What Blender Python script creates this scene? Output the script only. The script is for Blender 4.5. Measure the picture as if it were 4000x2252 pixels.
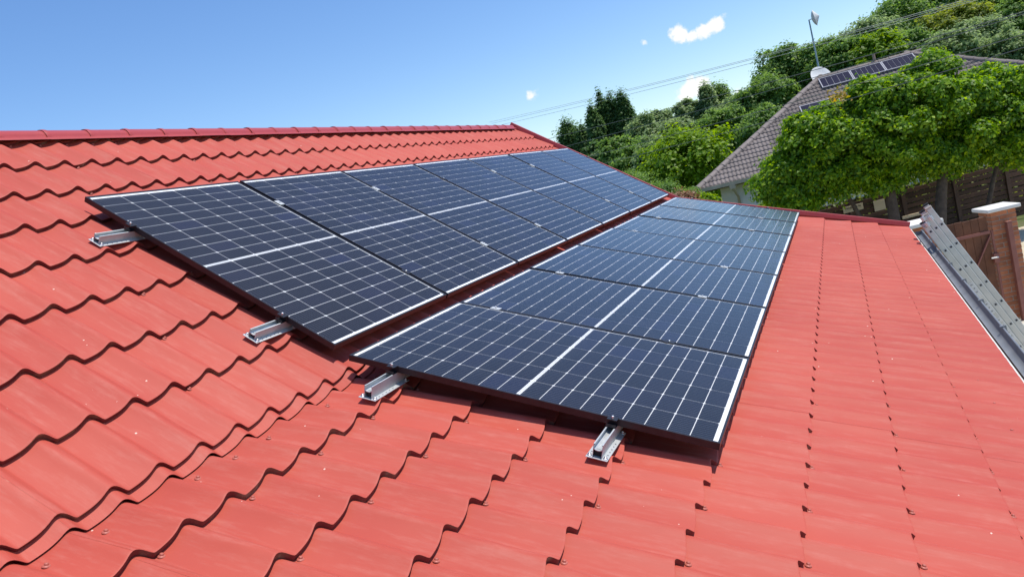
import bpy, math, random
import numpy as np
from mathutils import Vector, Matrix
# ------------------------------------------------------------------ scene, camera, sky, sun
for o_ in list(bpy.data.objects): bpy.data.objects.remove(o_)
scene = bpy.context.scene
COL = scene.collection
R = math.radians
CAM = Vector((-2.7444, -3.6600, 4.0486))
C_RIGHT = Vector((0.39232937, -0.88661079, -0.24494689))
C_DOWN = Vector((-0.20489275, 0.17537017, -0.96294562))
C_FWD = Vector((0.89671435, 0.42797969, -0.11285726))
FPX = 2849.5
cam_data = bpy.data.cameras.new('camera')
cam_data.sensor_width = 36.0
cam_data.lens = FPX / 4000 * 36.0
cam_data.clip_start = 0.05
cam_data.clip_end = 5000
cam = bpy.data.objects.new('camera', cam_data)
COL.objects.link(cam)
m3 = Matrix((C_RIGHT, -C_DOWN, -C_FWD)).transposed()
cam.matrix_world = Matrix.Translation(CAM) @ m3.to_4x4()
scene.camera = cam

SUN_DIR = Vector((0.115, -0.342, 0.933)).normalized()      # towards the sun
SUN_EL = math.asin(SUN_DIR.z)
SUN_ROT = math.atan2(SUN_DIR.x, SUN_DIR.y)
world = bpy.data.worlds.new('World'); scene.world = world
world.use_nodes = True
wt = world.node_tree; wt.nodes.clear()
def wn(t, **k):
    n = wt.nodes.new(t)
    for a, b in k.items(): setattr(n, a, b)
    return n
w_out = wn('ShaderNodeOutputWorld'); w_bg = wn('ShaderNodeBackground')
sky = wn('ShaderNodeTexSky'); sky.sky_type = 'NISHITA'; sky.sun_disc = False
sky.sun_elevation = SUN_EL; sky.sun_rotation = SUN_ROT
sky.altitude = 100; sky.air_density = 1.0; sky.dust_density = 0.6; sky.ozone_density = 2.2
w_bg.inputs[1].default_value = 0.148
wt.links.new(w_bg.outputs[0], w_out.inputs[0])
w_tc = wn('ShaderNodeTexCoord')
def pix_dir(px, py):
    return (C_RIGHT * ((px - 2000) / FPX) + C_DOWN * ((py - 1126) / FPX) + C_FWD).normalized()
# a few fair-weather clouds at fixed bearings of the sky, broken up by noise
w_noise = wn('ShaderNodeTexNoise'); w_noise.inputs['Scale'].default_value = 46; w_noise.inputs['Detail'].default_value = 7; w_noise.inputs['Roughness'].default_value = 0.62
wt.links.new(w_tc.outputs['Generated'], w_noise.inputs['Vector'])
w_sum = None
for (px, py, rad, amp) in [(2662, 128, .021, 1.0), (2700, 140, .017, .85), (2745, 118, .020, .95), (2800, 92, .021, 1.05), (2772, 108, .016, .8),
                           (2690, 352, .026, 1.1), (2742, 352, .028, 1.1), (2790, 385, .018, .8), (2900, 372, .020, .55),
                           (2068, 378, .020, .42), (2095, 368, .014, .36), (2300, 78, .016, .30), (2294, 95, .011, .22), (2512, 172, .012, .3), (2330, 420, .016, .4)]:
    d = pix_dir(px, py)
    dist = wn('ShaderNodeVectorMath', operation='DISTANCE'); dist.inputs[1].default_value = d
    wt.links.new(w_tc.outputs['Generated'], dist.inputs[0])
    mr = wn('ShaderNodeMapRange'); mr.inputs['From Min'].default_value = 0; mr.inputs['From Max'].default_value = rad * .85
    mr.inputs['To Min'].default_value = amp; mr.inputs['To Max'].default_value = 0
    wt.links.new(dist.outputs['Value'], mr.inputs['Value'])
    if w_sum is None: w_sum = mr.outputs[0]
    else:
        a = wn('ShaderNodeMath', operation='MAXIMUM'); wt.links.new(w_sum, a.inputs[0]); wt.links.new(mr.outputs[0], a.inputs[1]); w_sum = a.outputs[0]
w_m1 = wn('ShaderNodeMath', operation='MULTIPLY_ADD'); w_m1.inputs[1].default_value = 1.7; w_m1.inputs[2].default_value = -0.85
wt.links.new(w_noise.outputs['Fac'], w_m1.inputs[0])
w_m2 = wn('ShaderNodeMath', operation='ADD'); wt.links.new(w_sum, w_m2.inputs[0]); wt.links.new(w_m1.outputs[0], w_m2.inputs[1])
w_m3 = wn('ShaderNodeMapRange'); w_m3.interpolation_type = 'SMOOTHSTEP'; w_m3.inputs['From Min'].default_value = .24; w_m3.inputs['From Max'].default_value = .62
wt.links.new(w_m2.outputs[0], w_m3.inputs['Value'])
w_gate = wn('ShaderNodeMath', operation='GREATER_THAN'); w_gate.inputs[1].default_value = 0.001; wt.links.new(w_sum, w_gate.inputs[0])
w_m4 = wn('ShaderNodeMath', operation='MULTIPLY'); wt.links.new(w_m3.outputs[0], w_m4.inputs[0]); wt.links.new(w_gate.outputs[0], w_m4.inputs[1])
w_hs = wn('ShaderNodeHueSaturation'); w_hs.inputs['Saturation'].default_value = 1.22; w_hs.inputs['Hue'].default_value = .506; w_hs.inputs['Value'].default_value = 1.0
wt.links.new(sky.outputs[0], w_hs.inputs['Color'])
w_mix = wn('ShaderNodeMix', data_type='RGBA')
wt.links.new(w_m4.outputs[0], w_mix.inputs['Factor'])
wt.links.new(w_hs.outputs[0], w_mix.inputs['A']); w_mix.inputs['B'].default_value = (5.6, 5.6, 5.6, 1)
wt.links.new(w_mix.outputs['Result'], w_bg.inputs[0])

sun_data = bpy.data.lights.new('sun', 'SUN'); sun_data.energy = 3.7; sun_data.angle = R(0.53); sun_data.color = (1.0, 0.945, 0.86)
sun = bpy.data.objects.new('sun', sun_data); COL.objects.link(sun)
sun.rotation_euler = SUN_DIR.to_track_quat('Z', 'Y').to_euler(); sun.location = (20, -20, 40)
scene.view_settings.view_transform = 'Standard'; scene.view_settings.look = 'None'
scene.view_settings.exposure = 0.33; scene.view_settings.gamma = 1.0
scene.view_settings.use_curve_mapping = False
scene.render.engine = 'CYCLES'
scene.cycles.transparent_max_bounces = 16

# ------------------------------------------------------------------ helpers
rnd = random.Random(7)
def at(px, py, d):
    """world point seen at a photograph pixel, d metres along the camera axis"""
    return CAM + (C_RIGHT * ((px - 2000) / FPX) + C_DOWN * ((py - 1126) / FPX) + C_FWD) * d
def tag(o, label=None, cat=None, group=None, kind=None):
    if label: o['label'] = label
    if cat: o['category'] = cat
    if group: o['group'] = group
    if kind: o['kind'] = kind
    return o
def empty(name, loc=(0, 0, 0), rot=(0, 0, 0)):
    o = bpy.data.objects.new(name, None); COL.objects.link(o)
    o.location = loc; o.rotation_euler = rot; o.empty_display_size = 0.1
    return o
def link(name, mesh, parent=None, loc=None, rot=None):
    o = bpy.data.objects.new(name, mesh); COL.objects.link(o)
    if parent: o.parent = parent
    if loc is not None: o.location = loc
    if rot is not None: o.rotation_euler = rot
    return o
class MB:
    def __init__(s): s.v = []; s.f = []; s.sm = []
    def add(s, vs, fs, smooth=False):
        b = len(s.v); s.v += [tuple(v) for v in vs]
        for f in fs: s.f.append(tuple(b + i for i in f)); s.sm.append(smooth)
        return s
    def box(s, a, b):
        (x0, y0, z0), (x1, y1, z1) = a, b
        return s.add([(x0,y0,z0),(x1,y0,z0),(x1,y1,z0),(x0,y1,z0),(x0,y0,z1),(x1,y0,z1),(x1,y1,z1),(x0,y1,z1)],
              [(0,3,2,1),(4,5,6,7),(0,1,5,4),(1,2,6,5),(2,3,7,6),(3,0,4,7)])
    def bevbox(s, a, b, c=.004):
        """box with chamfered top and vertical edges"""
        (x0,y0,z0),(x1,y1,z1) = a, b
        def ring(i, z): return [(x0+i,y0+c+i,z),(x0+c+i,y0+i,z),(x1-c-i,y0+i,z),(x1-i,y0+c+i,z),(x1-i,y1-c-i,z),(x1-c-i,y1-i,z),(x0+c+i,y1-i,z),(x0+i,y1-c-i,z)]
        vs = ring(c,z0)+ring(0,z0+c)+ring(0,z1-c)+ring(c,z1); n = 8
        fs = [tuple(range(7,-1,-1)), tuple(range(24,32))]
        for k in range(3):
            for i in range(n): j=(i+1)%n; fs.append((k*n+i,k*n+j,(k+1)*n+j,(k+1)*n+i))
        return s.add(vs, fs)
    def bar(s, p, q, w, h, up=(0,0,1)):
        """box beam from p to q, width w across, height h along up"""
        p, q = Vector(p), Vector(q); d = (q-p).normalized(); u = Vector(up); sd = d.cross(u).normalized(); u = sd.cross(d).normalized()
        vs = []
        for e in (p, q):
            for (i, j) in ((-1,-1),(1,-1),(1,1),(-1,1)): vs.append(e + sd*(i*w/2) + u*(j*h/2))
        return s.add(vs, [(3,2,1,0),(4,5,6,7),(0,1,5,4),(1,2,6,5),(2,3,7,6),(3,0,4,7)])
    def tube(s, pts, rads, n=8, cap=True):
        pts = [Vector(p) for p in pts]
        if not hasattr(rads, '__len__'): rads = [rads]*len(pts)
        rings = []
        up = Vector((0,0,1))
        for i, p in enumerate(pts):
            d = (pts[min(i+1,len(pts)-1)] - pts[max(i-1,0)]).normalized()
            a = d.cross(up)
            if a.length < 1e-4: a = d.cross(Vector((1,0,0)))
            a.normalize(); b = a.cross(d)
            rings.append([p + (a*math.cos(2*math.pi*k/n) + b*math.sin(2*math.pi*k/n))*rads[i] for k in range(n)])
        vs = [v for r in rings for v in r]; fs = []
        for i in range(len(pts)-1):
            for k in range(n): fs.append((i*n+k, i*n+(k+1)%n, (i+1)*n+(k+1)%n, (i+1)*n+k))
        s.add(vs, fs, True)
        if cap:
            s.add(rings[0], [tuple(range(n-1,-1,-1))]); s.add(rings[-1], [tuple(range(n))])
        return s
    def lathe(s, prof, n=16, axis='z', c=(0,0,0)):
        vs = []
        for (r, z) in prof:
            for k in range(n): a = 2*math.pi*k/n; vs.append((c[0]+r*math.cos(a), c[1]+r*math.sin(a), c[2]+z))
        fs = []
        for i in range(len(prof)-1):
            for k in range(n): fs.append((i*n+k, i*n+(k+1)%n, (i+1)*n+(k+1)%n, (i+1)*n+k))
        return s.add(vs, fs, True)
    def mesh(s, name, mat=None):
        me = bpy.data.meshes.new(name); me.from_pydata(s.v, [], s.f); me.update()
        me.polygons.foreach_set('use_smooth', s.sm)
        if mat: me.materials.append(mat)
        return me
    def build(s, name, mat=None, parent=None, loc=None, rot=None):
        return link(name, s.mesh(name, mat), parent, loc, rot)
ORD = ['first','second','third','fourth','fifth','sixth','seventh','eighth']

# ------------------------------------------------------------------ materials
def newmat(name):
    m = bpy.data.materials.new(name); m.use_nodes = True
    nt = m.node_tree; b = nt.nodes['Principled BSDF']
    return m, nt, b
def nd(nt, t, **k):
    n = nt.nodes.new(t)
    for a, v in k.items(): setattr(n, a, v)
    return n
def noise(nt, scale, detail=5, rough=.55, coord='Object', vec=None):
    n = nd(nt, 'ShaderNodeTexNoise'); n.inputs['Scale'].default_value = scale; n.inputs['Detail'].default_value = detail; n.inputs['Roughness'].default_value = rough
    if vec is None:
        tc = nd(nt, 'ShaderNodeTexCoord'); vec = tc.outputs[coord]
    nt.links.new(vec, n.inputs['Vector'])
    return n
def ramp(nt, fac, stops):
    r = nd(nt, 'ShaderNodeValToRGB'); e = r.color_ramp.elements
    e[0].position, e[0].color = stops[0][0], (*stops[0][1], 1); e[1].position, e[1].color = stops[-1][0], (*stops[-1][1], 1)
    for p, c in stops[1:-1]:
        x = e.new(p); x.color = (*c, 1)
    nt.links.new(fac, r.inputs[0]); return r
def bump(nt, b, h, strength=.3, dist=.01):
    n = nd(nt, 'ShaderNodeBump'); n.inputs['Strength'].default_value = strength; n.inputs['Distance'].default_value = dist
    nt.links.new(h, n.inputs['Height']); nt.links.new(n.outputs[0], b.inputs['Normal']); return n
def simple(name, c1, c2, scale=8, rough=.6, metal=0., bmp=.0, bscale=None, coord='Object', spec=.5, island=0.):
    m, nt, b = newmat(name)
    n = noise(nt, scale, coord=coord)
    r = ramp(nt, n.outputs['Fac'], [(.3, c1), (.7, c2)])
    col = r.outputs[0]
    if island:
        oi = nd(nt, 'ShaderNodeObjectInfo'); hv = nd(nt, 'ShaderNodeHueSaturation')
        mr = nd(nt, 'ShaderNodeMapRange'); mr.inputs['To Min'].default_value = 1-island; mr.inputs['To Max'].default_value = 1+island
        nt.links.new(oi.outputs['Random'], mr.inputs['Value']); nt.links.new(mr.outputs[0], hv.inputs['Value']); nt.links.new(col, hv.inputs['Color']); col = hv.outputs[0]
    nt.links.new(col, b.inputs['Base Color'])
    b.inputs['Roughness'].default_value = rough; b.inputs['Metallic'].default_value = metal; b.inputs['Specular IOR Level'].default_value = spec
    if bmp:
        n2 = noise(nt, bscale or scale*4, coord=coord); bump(nt, b, n2.outputs['Fac'], bmp)
    return m
def roof_paint():
    m, nt, b = newmat('red_coated_steel')
    tc = nd(nt, 'ShaderNodeTexCoord'); v = tc.outputs['Object']
    big = noise(nt, 1.1, 4, vec=v); fine = noise(nt, 26, 6, .65, vec=v)
    r = ramp(nt, big.outputs['Fac'], [(.3, (.415, .056, .036)), (.7, (.470, .080, .050))])
    # chalky weather film in patches and drawn-out streaks
    mp = nd(nt, 'ShaderNodeMapping'); mp.inputs['Scale'].default_value = (9, 1.2, 1.2); nt.links.new(v, mp.inputs[0])
    streak = noise(nt, 3.2, 6, .7, vec=mp.outputs[0])
    fr = ramp(nt, streak.outputs['Fac'], [(.48, (0,0,0)), (.72, (1,1,1))])
    ff = nd(nt, 'ShaderNodeMath', operation='MULTIPLY'); nt.links.new(fr.outputs[0], ff.inputs[0]); nt.links.new(fine.outputs['Fac'], ff.inputs[1])
    ff2 = nd(nt, 'ShaderNodeMath', operation='MULTIPLY'); ff2.inputs[1].default_value = .45; nt.links.new(ff.outputs[0], ff2.inputs[0])
    mx = nd(nt, 'ShaderNodeMix', data_type='RGBA'); nt.links.new(ff2.outputs[0], mx.inputs['Factor']); nt.links.new(r.outputs[0], mx.inputs['A']); mx.inputs['B'].default_value = (.58, .27, .21, 1)
    oi = nd(nt, 'ShaderNodeObjectInfo'); hv = nd(nt, 'ShaderNodeHueSaturation'); om = nd(nt, 'ShaderNodeMapRange'); om.inputs['To Min'].default_value = .95; om.inputs['To Max'].default_value = 1.05
    nt.links.new(oi.outputs['Random'], om.inputs['Value']); nt.links.new(om.outputs[0], hv.inputs['Value']); nt.links.new(mx.outputs['Result'], hv.inputs['Color'])
    # pale flecks of grit
    vo = nd(nt, 'ShaderNodeTexVoronoi'); vo.inputs['Scale'].default_value = 13; nt.links.new(v, vo.inputs['Vector'])
    wv = nd(nt, 'ShaderNodeSeparateColor'); nt.links.new(vo.outputs['Color'], wv.inputs[0])
    th = nd(nt, 'ShaderNodeMath', operation='MULTIPLY'); th.inputs[1].default_value = .085; nt.links.new(wv.outputs[0], th.inputs[0])
    th2 = nd(nt, 'ShaderNodeMath', operation='SUBTRACT'); th2.inputs[1].default_value = .03; nt.links.new(th.outputs[0], th2.inputs[0])
    lt = nd(nt, 'ShaderNodeMath', operation='LESS_THAN'); nt.links.new(vo.outputs['Distance'], lt.inputs[0]); nt.links.new(th2.outputs[0], lt.inputs[1])
    mx2 = nd(nt, 'ShaderNodeMix', data_type='RGBA'); nt.links.new(lt.outputs[0], mx2.inputs['Factor']); nt.links.new(hv.outputs[0], mx2.inputs['A']); mx2.inputs['B'].default_value = (.74, .52, .42, 1)
    nt.links.new(mx2.outputs['Result'], b.inputs['Base Color'])
    rr = nd(nt, 'ShaderNodeMapRange'); rr.inputs['To Min'].default_value = .54; rr.inputs['To Max'].default_value = .70; nt.links.new(streak.outputs['Fac'], rr.inputs['Value']); nt.links.new(rr.outputs[0], b.inputs['Roughness'])
    b.inputs['Specular IOR Level'].default_value = .36
    soft = noise(nt, 7, 3, vec=v)
    ad = nd(nt, 'ShaderNodeMath', operation='MULTIPLY_ADD'); ad.inputs[1].default_value = .12; nt.links.new(fine.outputs['Fac'], ad.inputs[0]); nt.links.new(soft.outputs['Fac'], ad.inputs[2])
    bump(nt, b, ad.outputs[0], .18, .006)
    return m
M_ROOF = roof_paint()
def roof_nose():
    # step faces: same red steel darkened to paint in their shade, plus brown dried dirt
    m, nt, b = newmat('red_steel_step_shade_dirt')
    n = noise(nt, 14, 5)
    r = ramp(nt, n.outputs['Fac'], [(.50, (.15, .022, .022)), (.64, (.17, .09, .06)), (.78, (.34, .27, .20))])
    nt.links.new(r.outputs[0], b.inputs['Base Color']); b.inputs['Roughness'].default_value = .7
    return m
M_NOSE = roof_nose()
M_TRIM = simple('red_trim_steel', (.36, .045, .045), (.43, .062, .055), 4, .38, bmp=.05)
M_SCREW = simple('red_screw', (.40, .10, .07), (.46, .13, .09), 60, .45)
M_GALV = simple('galvanised_washer', (.55, .56, .57), (.68, .69, .70), 60, .35, .8)
M_FRAME = simple('black_anodised_aluminium', (.018, .016, .018), (.030, .026, .028), 30, .38, .3)
M_ALU = simple('mill_aluminium', (.42, .44, .44), (.54, .56, .56), 24, .5, .25)
M_BACK = simple('white_backsheet', (.80, .81, .83), (.84, .85, .87), 10, .45)
M_HOLLOW_SHADE = simple('dark_hollow_and_shade', (.012, .012, .014), (.02, .02, .022), 10, .8)
def cell_mat():
    m, nt, b = newmat('monocrystalline_cell')
    tc = nd(nt, 'ShaderNodeTexCoord'); sx = nd(nt, 'ShaderNodeSeparateXYZ'); nt.links.new(tc.outputs['Object'], sx.inputs[0])
    # ten round wires run down the cell (object x), plus a hair-fine finger grid
    a = nd(nt, 'ShaderNodeMath', operation='MULTIPLY'); a.inputs[1].default_value = 10/.180; nt.links.new(sx.outputs['X'], a.inputs[0])
    fr = nd(nt, 'ShaderNodeMath', operation='FRACT'); nt.links.new(a.outputs[0], fr.inputs[0])
    sb = nd(nt, 'ShaderNodeMath', operation='SUBTRACT'); sb.inputs[1].default_value = .5; nt.links.new(fr.outputs[0], sb.inputs[0])
    ab = nd(nt, 'ShaderNodeMath', operation='ABSOLUTE'); nt.links.new(sb.outputs[0], ab.inputs[0])
    mr = nd(nt, 'ShaderNodeMapRange'); mr.inputs['From Min'].default_value = .055; mr.inputs['From Max'].default_value = .025; nt.links.new(ab.outputs[0], mr.inputs['Value'])
    oi = nd(nt, 'ShaderNodeObjectInfo')
    cr = ramp(nt, oi.outputs['Random'], [(.0, (.004, .005, .010)), (.6, (.006, .007, .014)), (.92, (.008, .009, .022)), (1., (.009, .012, .038))])
    mx = nd(nt, 'ShaderNodeMix', data_type='RGBA'); nt.links.new(mr.outputs[0], mx.inputs['Factor']); nt.links.new(cr.outputs[0], mx.inputs['A']); mx.inputs['B'].default_value = (.19, .19, .22, 1)
    nt.links.new(mx.outputs['Result'], b.inputs['Base Color'])
    b.inputs['Roughness'].default_value = .42; b.inputs['Specular IOR Level'].default_value = .25
    return m
M_CELL = cell_mat()
def glass_mat():
    m, nt, b = newmat('solar_glass'); nt.nodes.remove(b)
    out = nt.nodes['Material Output']
    fz = nd(nt, 'ShaderNodeFresnel'); fz.inputs['IOR'].default_value = 1.29
    tr = nd(nt, 'ShaderNodeBsdfTransparent'); tr.inputs[0].default_value = (.96, .97, .97, 1)
    gl = nd(nt, 'ShaderNodeBsdfGlossy'); gl.inputs['Roughness'].default_value = .11; gl.inputs[0].default_value = (.96, .98, 1, 1)
    n = noise(nt, 420, 2, .5); bp = nd(nt, 'ShaderNodeBump'); bp.inputs['Strength'].default_value = .06; bp.inputs['Distance'].default_value = .002
    nt.links.new(n.outputs['Fac'], bp.inputs['Height']); nt.links.new(bp.outputs[0], gl.inputs['Normal'])
    mx = nd(nt, 'ShaderNodeMixShader'); nt.links.new(fz.outputs[0], mx.inputs[0]); nt.links.new(tr.outputs[0], mx.inputs[1]); nt.links.new(gl.outputs[0], mx.inputs[2])
    # thin uneven dust film
    df = nd(nt, 'ShaderNodeBsdfDiffuse'); df.inputs[0].default_value = (.5, .49, .47, 1)
    dn = noise(nt, 5, 6, .65); dr = nd(nt, 'ShaderNodeMapRange'); dr.inputs['From Min'].default_value = .35; dr.inputs['From Max'].default_value = .8; dr.inputs['To Min'].default_value = .001; dr.inputs['To Max'].default_value = .010
    nt.links.new(dn.outputs['Fac'], dr.inputs['Value'])
    m2 = nd(nt, 'ShaderNodeMixShader'); nt.links.new(dr.outputs[0], m2.inputs[0]); nt.links.new(mx.outputs[0], m2.inputs[1]); nt.links.new(df.outputs[0], m2.inputs[2])
    nt.links.new(m2.outputs[0], out.inputs['Surface'])
    return m
M_GLASS = glass_mat()
def leaf_mat(name, dark, mid, light, trans=.45, tv=2.0):
    m, nt, b = newmat(name); nt.nodes.remove(b); out = nt.nodes['Material Output']
    g = nd(nt, 'ShaderNodeNewGeometry')
    r = ramp(nt, g.outputs['Random Per Island'], [(0, dark), (.55, mid), (1, light)])
    pr = nd(nt, 'ShaderNodeBsdfPrincipled'); pr.inputs['Roughness'].default_value = .5; pr.inputs['Specular IOR Level'].default_value = .35
    nt.links.new(r.outputs[0], pr.inputs['Base Color'])
    tl = nd(nt, 'ShaderNodeBsdfTranslucent'); hs = nd(nt, 'ShaderNodeHueSaturation'); hs.inputs['Hue'].default_value = .485; hs.inputs['Saturation'].default_value = 1.1; hs.inputs['Value'].default_value = tv
    nt.links.new(r.outputs[0], hs.inputs['Color']); nt.links.new(hs.outputs[0], tl.inputs[0])
    mx = nd(nt, 'ShaderNodeMixShader'); mx.inputs[0].default_value = trans
    nt.links.new(pr.outputs[0], mx.inputs[1]); nt.links.new(tl.outputs[0], mx.inputs[2]); nt.links.new(mx.outputs[0], out.inputs['Surface'])
    return m
L_STREET = leaf_mat('maple_leaf', (.050, .130, .010), (.130, .270, .014), (.330, .470, .028), .5, 1.9)
L_YELLOW = leaf_mat('yellowing_leaf', (.22, .20, .02), (.34, .28, .03), (.40, .24, .03))
L_BRIGHT = leaf_mat('bright_leaf', (.095, .185, .012), (.155, .275, .016), (.240, .350, .028), .5)
L_POPLAR = leaf_mat('poplar_leaf', (.058, .118, .036), (.090, .170, .050), (.135, .225, .070), .45)
L_DARK = leaf_mat('dark_wood_leaf', (.085, .165, .036), (.135, .240, .050), (.210, .320, .080), .5)
L_GREY = leaf_mat('silvery_leaf', (.135, .205, .080), (.200, .285, .115), (.290, .370, .170), .5)
L_OLIVE = leaf_mat('olive_leaf', (.130, .180, .026), (.190, .245, .034), (.270, .310, .055), .5)
L_DRY = leaf_mat('dry_leaf', (.16, .09, .045), (.24, .14, .07), (.33, .20, .11), .25)
M_BARK = simple('bark', (.055, .040, .030), (.10, .075, .055), 9, .9, bmp=.6, bscale=22)

# ------------------------------------------------------------------ ground
def ground_z(x, y):
    f = (x - CAM.x)*C_FWD.x + (y - CAM.y)*C_FWD.y; l = (x - CAM.x)*C_RIGHT.x + (y - CAM.y)*C_RIGHT.y
    t = min(max((f - 46) / 110, 0), 1); s = min(max((l + 30) / 90, 0), 1)
    return 8 * t*t*(3 - 2*t) * (.15 + .85 * s*s*(3 - 2*s))
gm, gnt, gb = newmat('lawn_and_soil')
gn = noise(gnt, .35, 6); gn2 = noise(gnt, 6, 6)
gr = ramp(gnt, gn.outputs['Fac'], [(.42, (.055, .105, .020)), (.56, (.090, .130, .030)), (.70, (.19, .16, .09))])
gmx = nd(gnt, 'ShaderNodeMix', data_type='RGBA', blend_type='MULTIPLY'); gmx.inputs['Factor'].default_value = .6
gnt.links.new(gr.outputs[0], gmx.inputs['A']); gnt.links.new(ramp(gnt, gn2.outputs['Fac'], [(.3, (.45,.45,.45)), (.7, (1,1,1))]).outputs[0], gmx.inputs['B'])
gnt.links.new(gmx.outputs['Result'], gb.inputs['Base Color']); gb.inputs['Roughness'].default_value = .95; bump(gnt, gb, gn2.outputs['Fac'], .5, .05)
def axis_vals(lo, hi): 
    a = list(np.arange(-40, 200.1, 8.0)); return [lo] + [v for v in a if lo < v < hi] + [hi]
xs = [-1500, -600, -200, -80] + list(np.arange(-40, 220, 7.0)) + [260, 400, 800, 1600]
ys = [-1500, -600, -300] + list(np.arange(-150, 150, 7.0)) + [200, 400, 800, 1600]
gv = [(x, y, ground_z(x, y)) for y in ys for x in xs]; nx = len(xs)
gf = [(j*nx+i, j*nx+i+1, (j+1)*nx+i+1, (j+1)*nx+i) for j in range(len(ys)-1) for i in range(nx-1)]
g = MB(); g.add(gv, gf, True); tag(g.build('ground', gm), kind='structure')
M_SAND = simple('pale_sandy_soil', (.48, .40, .27), (.58, .50, .36), 2.5, .95, bmp=.4, bscale=30)
M_CONC = simple('pale_concrete', (.46, .42, .34), (.56, .52, .44), 3, .9, bmp=.3, bscale=40)
def sheet_poly(name, pts, z, mat):
    b = MB(); b.add([(p[0], p[1], z) for p in pts], [tuple(range(len(pts)))]); return tag(b.build(name, mat), kind='structure')
EF = Vector((C_RIGHT.x, C_RIGHT.y, 0)).normalized(); FF = Vector((-EF.y, EF.x, 0))    # across the view / along the view (horizontal)
def gp(l, f): return Vector((CAM.x, CAM.y, 0)) + EF*l + FF*f
sheet_poly('concrete_yard', [(-8, -14), (13.2, -14), (12.2, -4.2), (-8, -4.2)], .004, M_CONC)
sheet_poly('dirt_road', [gp(-60, 13.2), gp(60, 13.2), gp(60, 20.0), gp(-60, 20.0)], .006, M_SAND)

# ------------------------------------------------------------------ the red roofed house
A1, A2 = R(37.5), R(20.03)
def U(x, y, n): return Vector((x, y*math.cos(A1) - n*math.sin(A1), 4.65 + y*math.sin(A1) + n*math.cos(A1)))
LO = (-0.015, -1.4430, 3.5444)
def L(x, v, n): return Vector((x, LO[1] - v*math.cos(A2) - n*math.sin(A2), LO[2] - v*math.sin(A2) + n*math.cos(A2)))
PITCH = .18333; STEP_H = .0255; AMP = .0285
_ct = [(0,1),(.06,.95),(.12,.77),(.18,.48),(.235,.18),(.275,.025),(.305,0),(.36,.02),(.48,.10),(.62,.24),(.74,.43),(.85,.68),(.93,.90),(1,1)]
def wave(t):
    t = t % 1.0
    for i in range(len(_ct)-1):
        if _ct[i][0] <= t <= _ct[i+1][0]:
            p1, p2 = _ct[i], _ct[i+1]; p0 = _ct[i-1] if i else (_ct[-2][0]-1, _ct[-2][1]); p3 = _ct[i+2] if i+2 < len(_ct) else (_ct[1][0]+1, _ct[1][1])
            u = (t-p1[0])/(p2[0]-p1[0]); m1 = (p2[1]-p0[1])/(p2[0]-p0[0])*(p2[0]-p1[0]); m2 = (p3[1]-p1[1])/(p3[0]-p1[0])*(p2[0]-p1[0])
            return (2*u**3-3*u**2+1)*p1[1] + (u**3-2*u**2+u)*m1 + (-2*u**3+3*u**2)*p2[1] + (u**3-u**2)*m2
    return 1.0
TS = [.0,.05,.10,.15,.20,.24,.27,.29,.31,.36,.44,.52,.60,.68,.76,.83,.89,.95]
def edge_x(Y):
    pts = [(9, 8.27), (.9, 8.28), (0, 8.28), (-1.43, 8.37), (-2.9, 8.50), (-4.6, 8.73)]
    for (a, xa), (b, xb) in zip(pts, pts[1:]):
        if b <= Y <= a: return xa + (xb-xa)*(a-Y)/(a-b)
    return pts[-1][1]
UP_N = [-1.816, -1.477, -1.130, -.779, -.4255, -.074, .277, .631, .982]       # nose lines, measured up the slope
LO_N = [-3.135, -2.740, -2.388, -2.040, -1.694, -1.345, -.997, -.645, -.290]  # (minus v)
HC_U, HC_L = .075, .089
def u_shift(y): return -.018 - .012*(y - .6)
def l_shift(s): return .0073
def up_height(x, y):
    """height of the tile sheet over the panel plane, upper slope"""
    w = wave((x - u_shift(y))/PITCH)
    k = 0
    for i, a in enumerate(UP_N):
        if y >= a - 1e-9: k = i
    s = UP_N[k]; return -HC_U + AMP*(w-1) - STEP_H*(y-s)/.351
def lo_height(x, s):
    w = wave((x - l_shift(s))/PITCH); k = 0
    for i, a in enumerate(LO_N):
        if s >= a - 1e-9: k = i
    return -HC_L + AMP*(w-1) - (STEP_H*(s-LO_N[k])/.351 if k < 8 else .036*(s+.29)/.32)
house = empty('red_roofed_house', (1.0, 0, 0))
tag(house, 'low house under a red pressed metal tile roof carrying the solar panels', 'house')
H_OFF = Vector((1.0, 0, 0))
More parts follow.
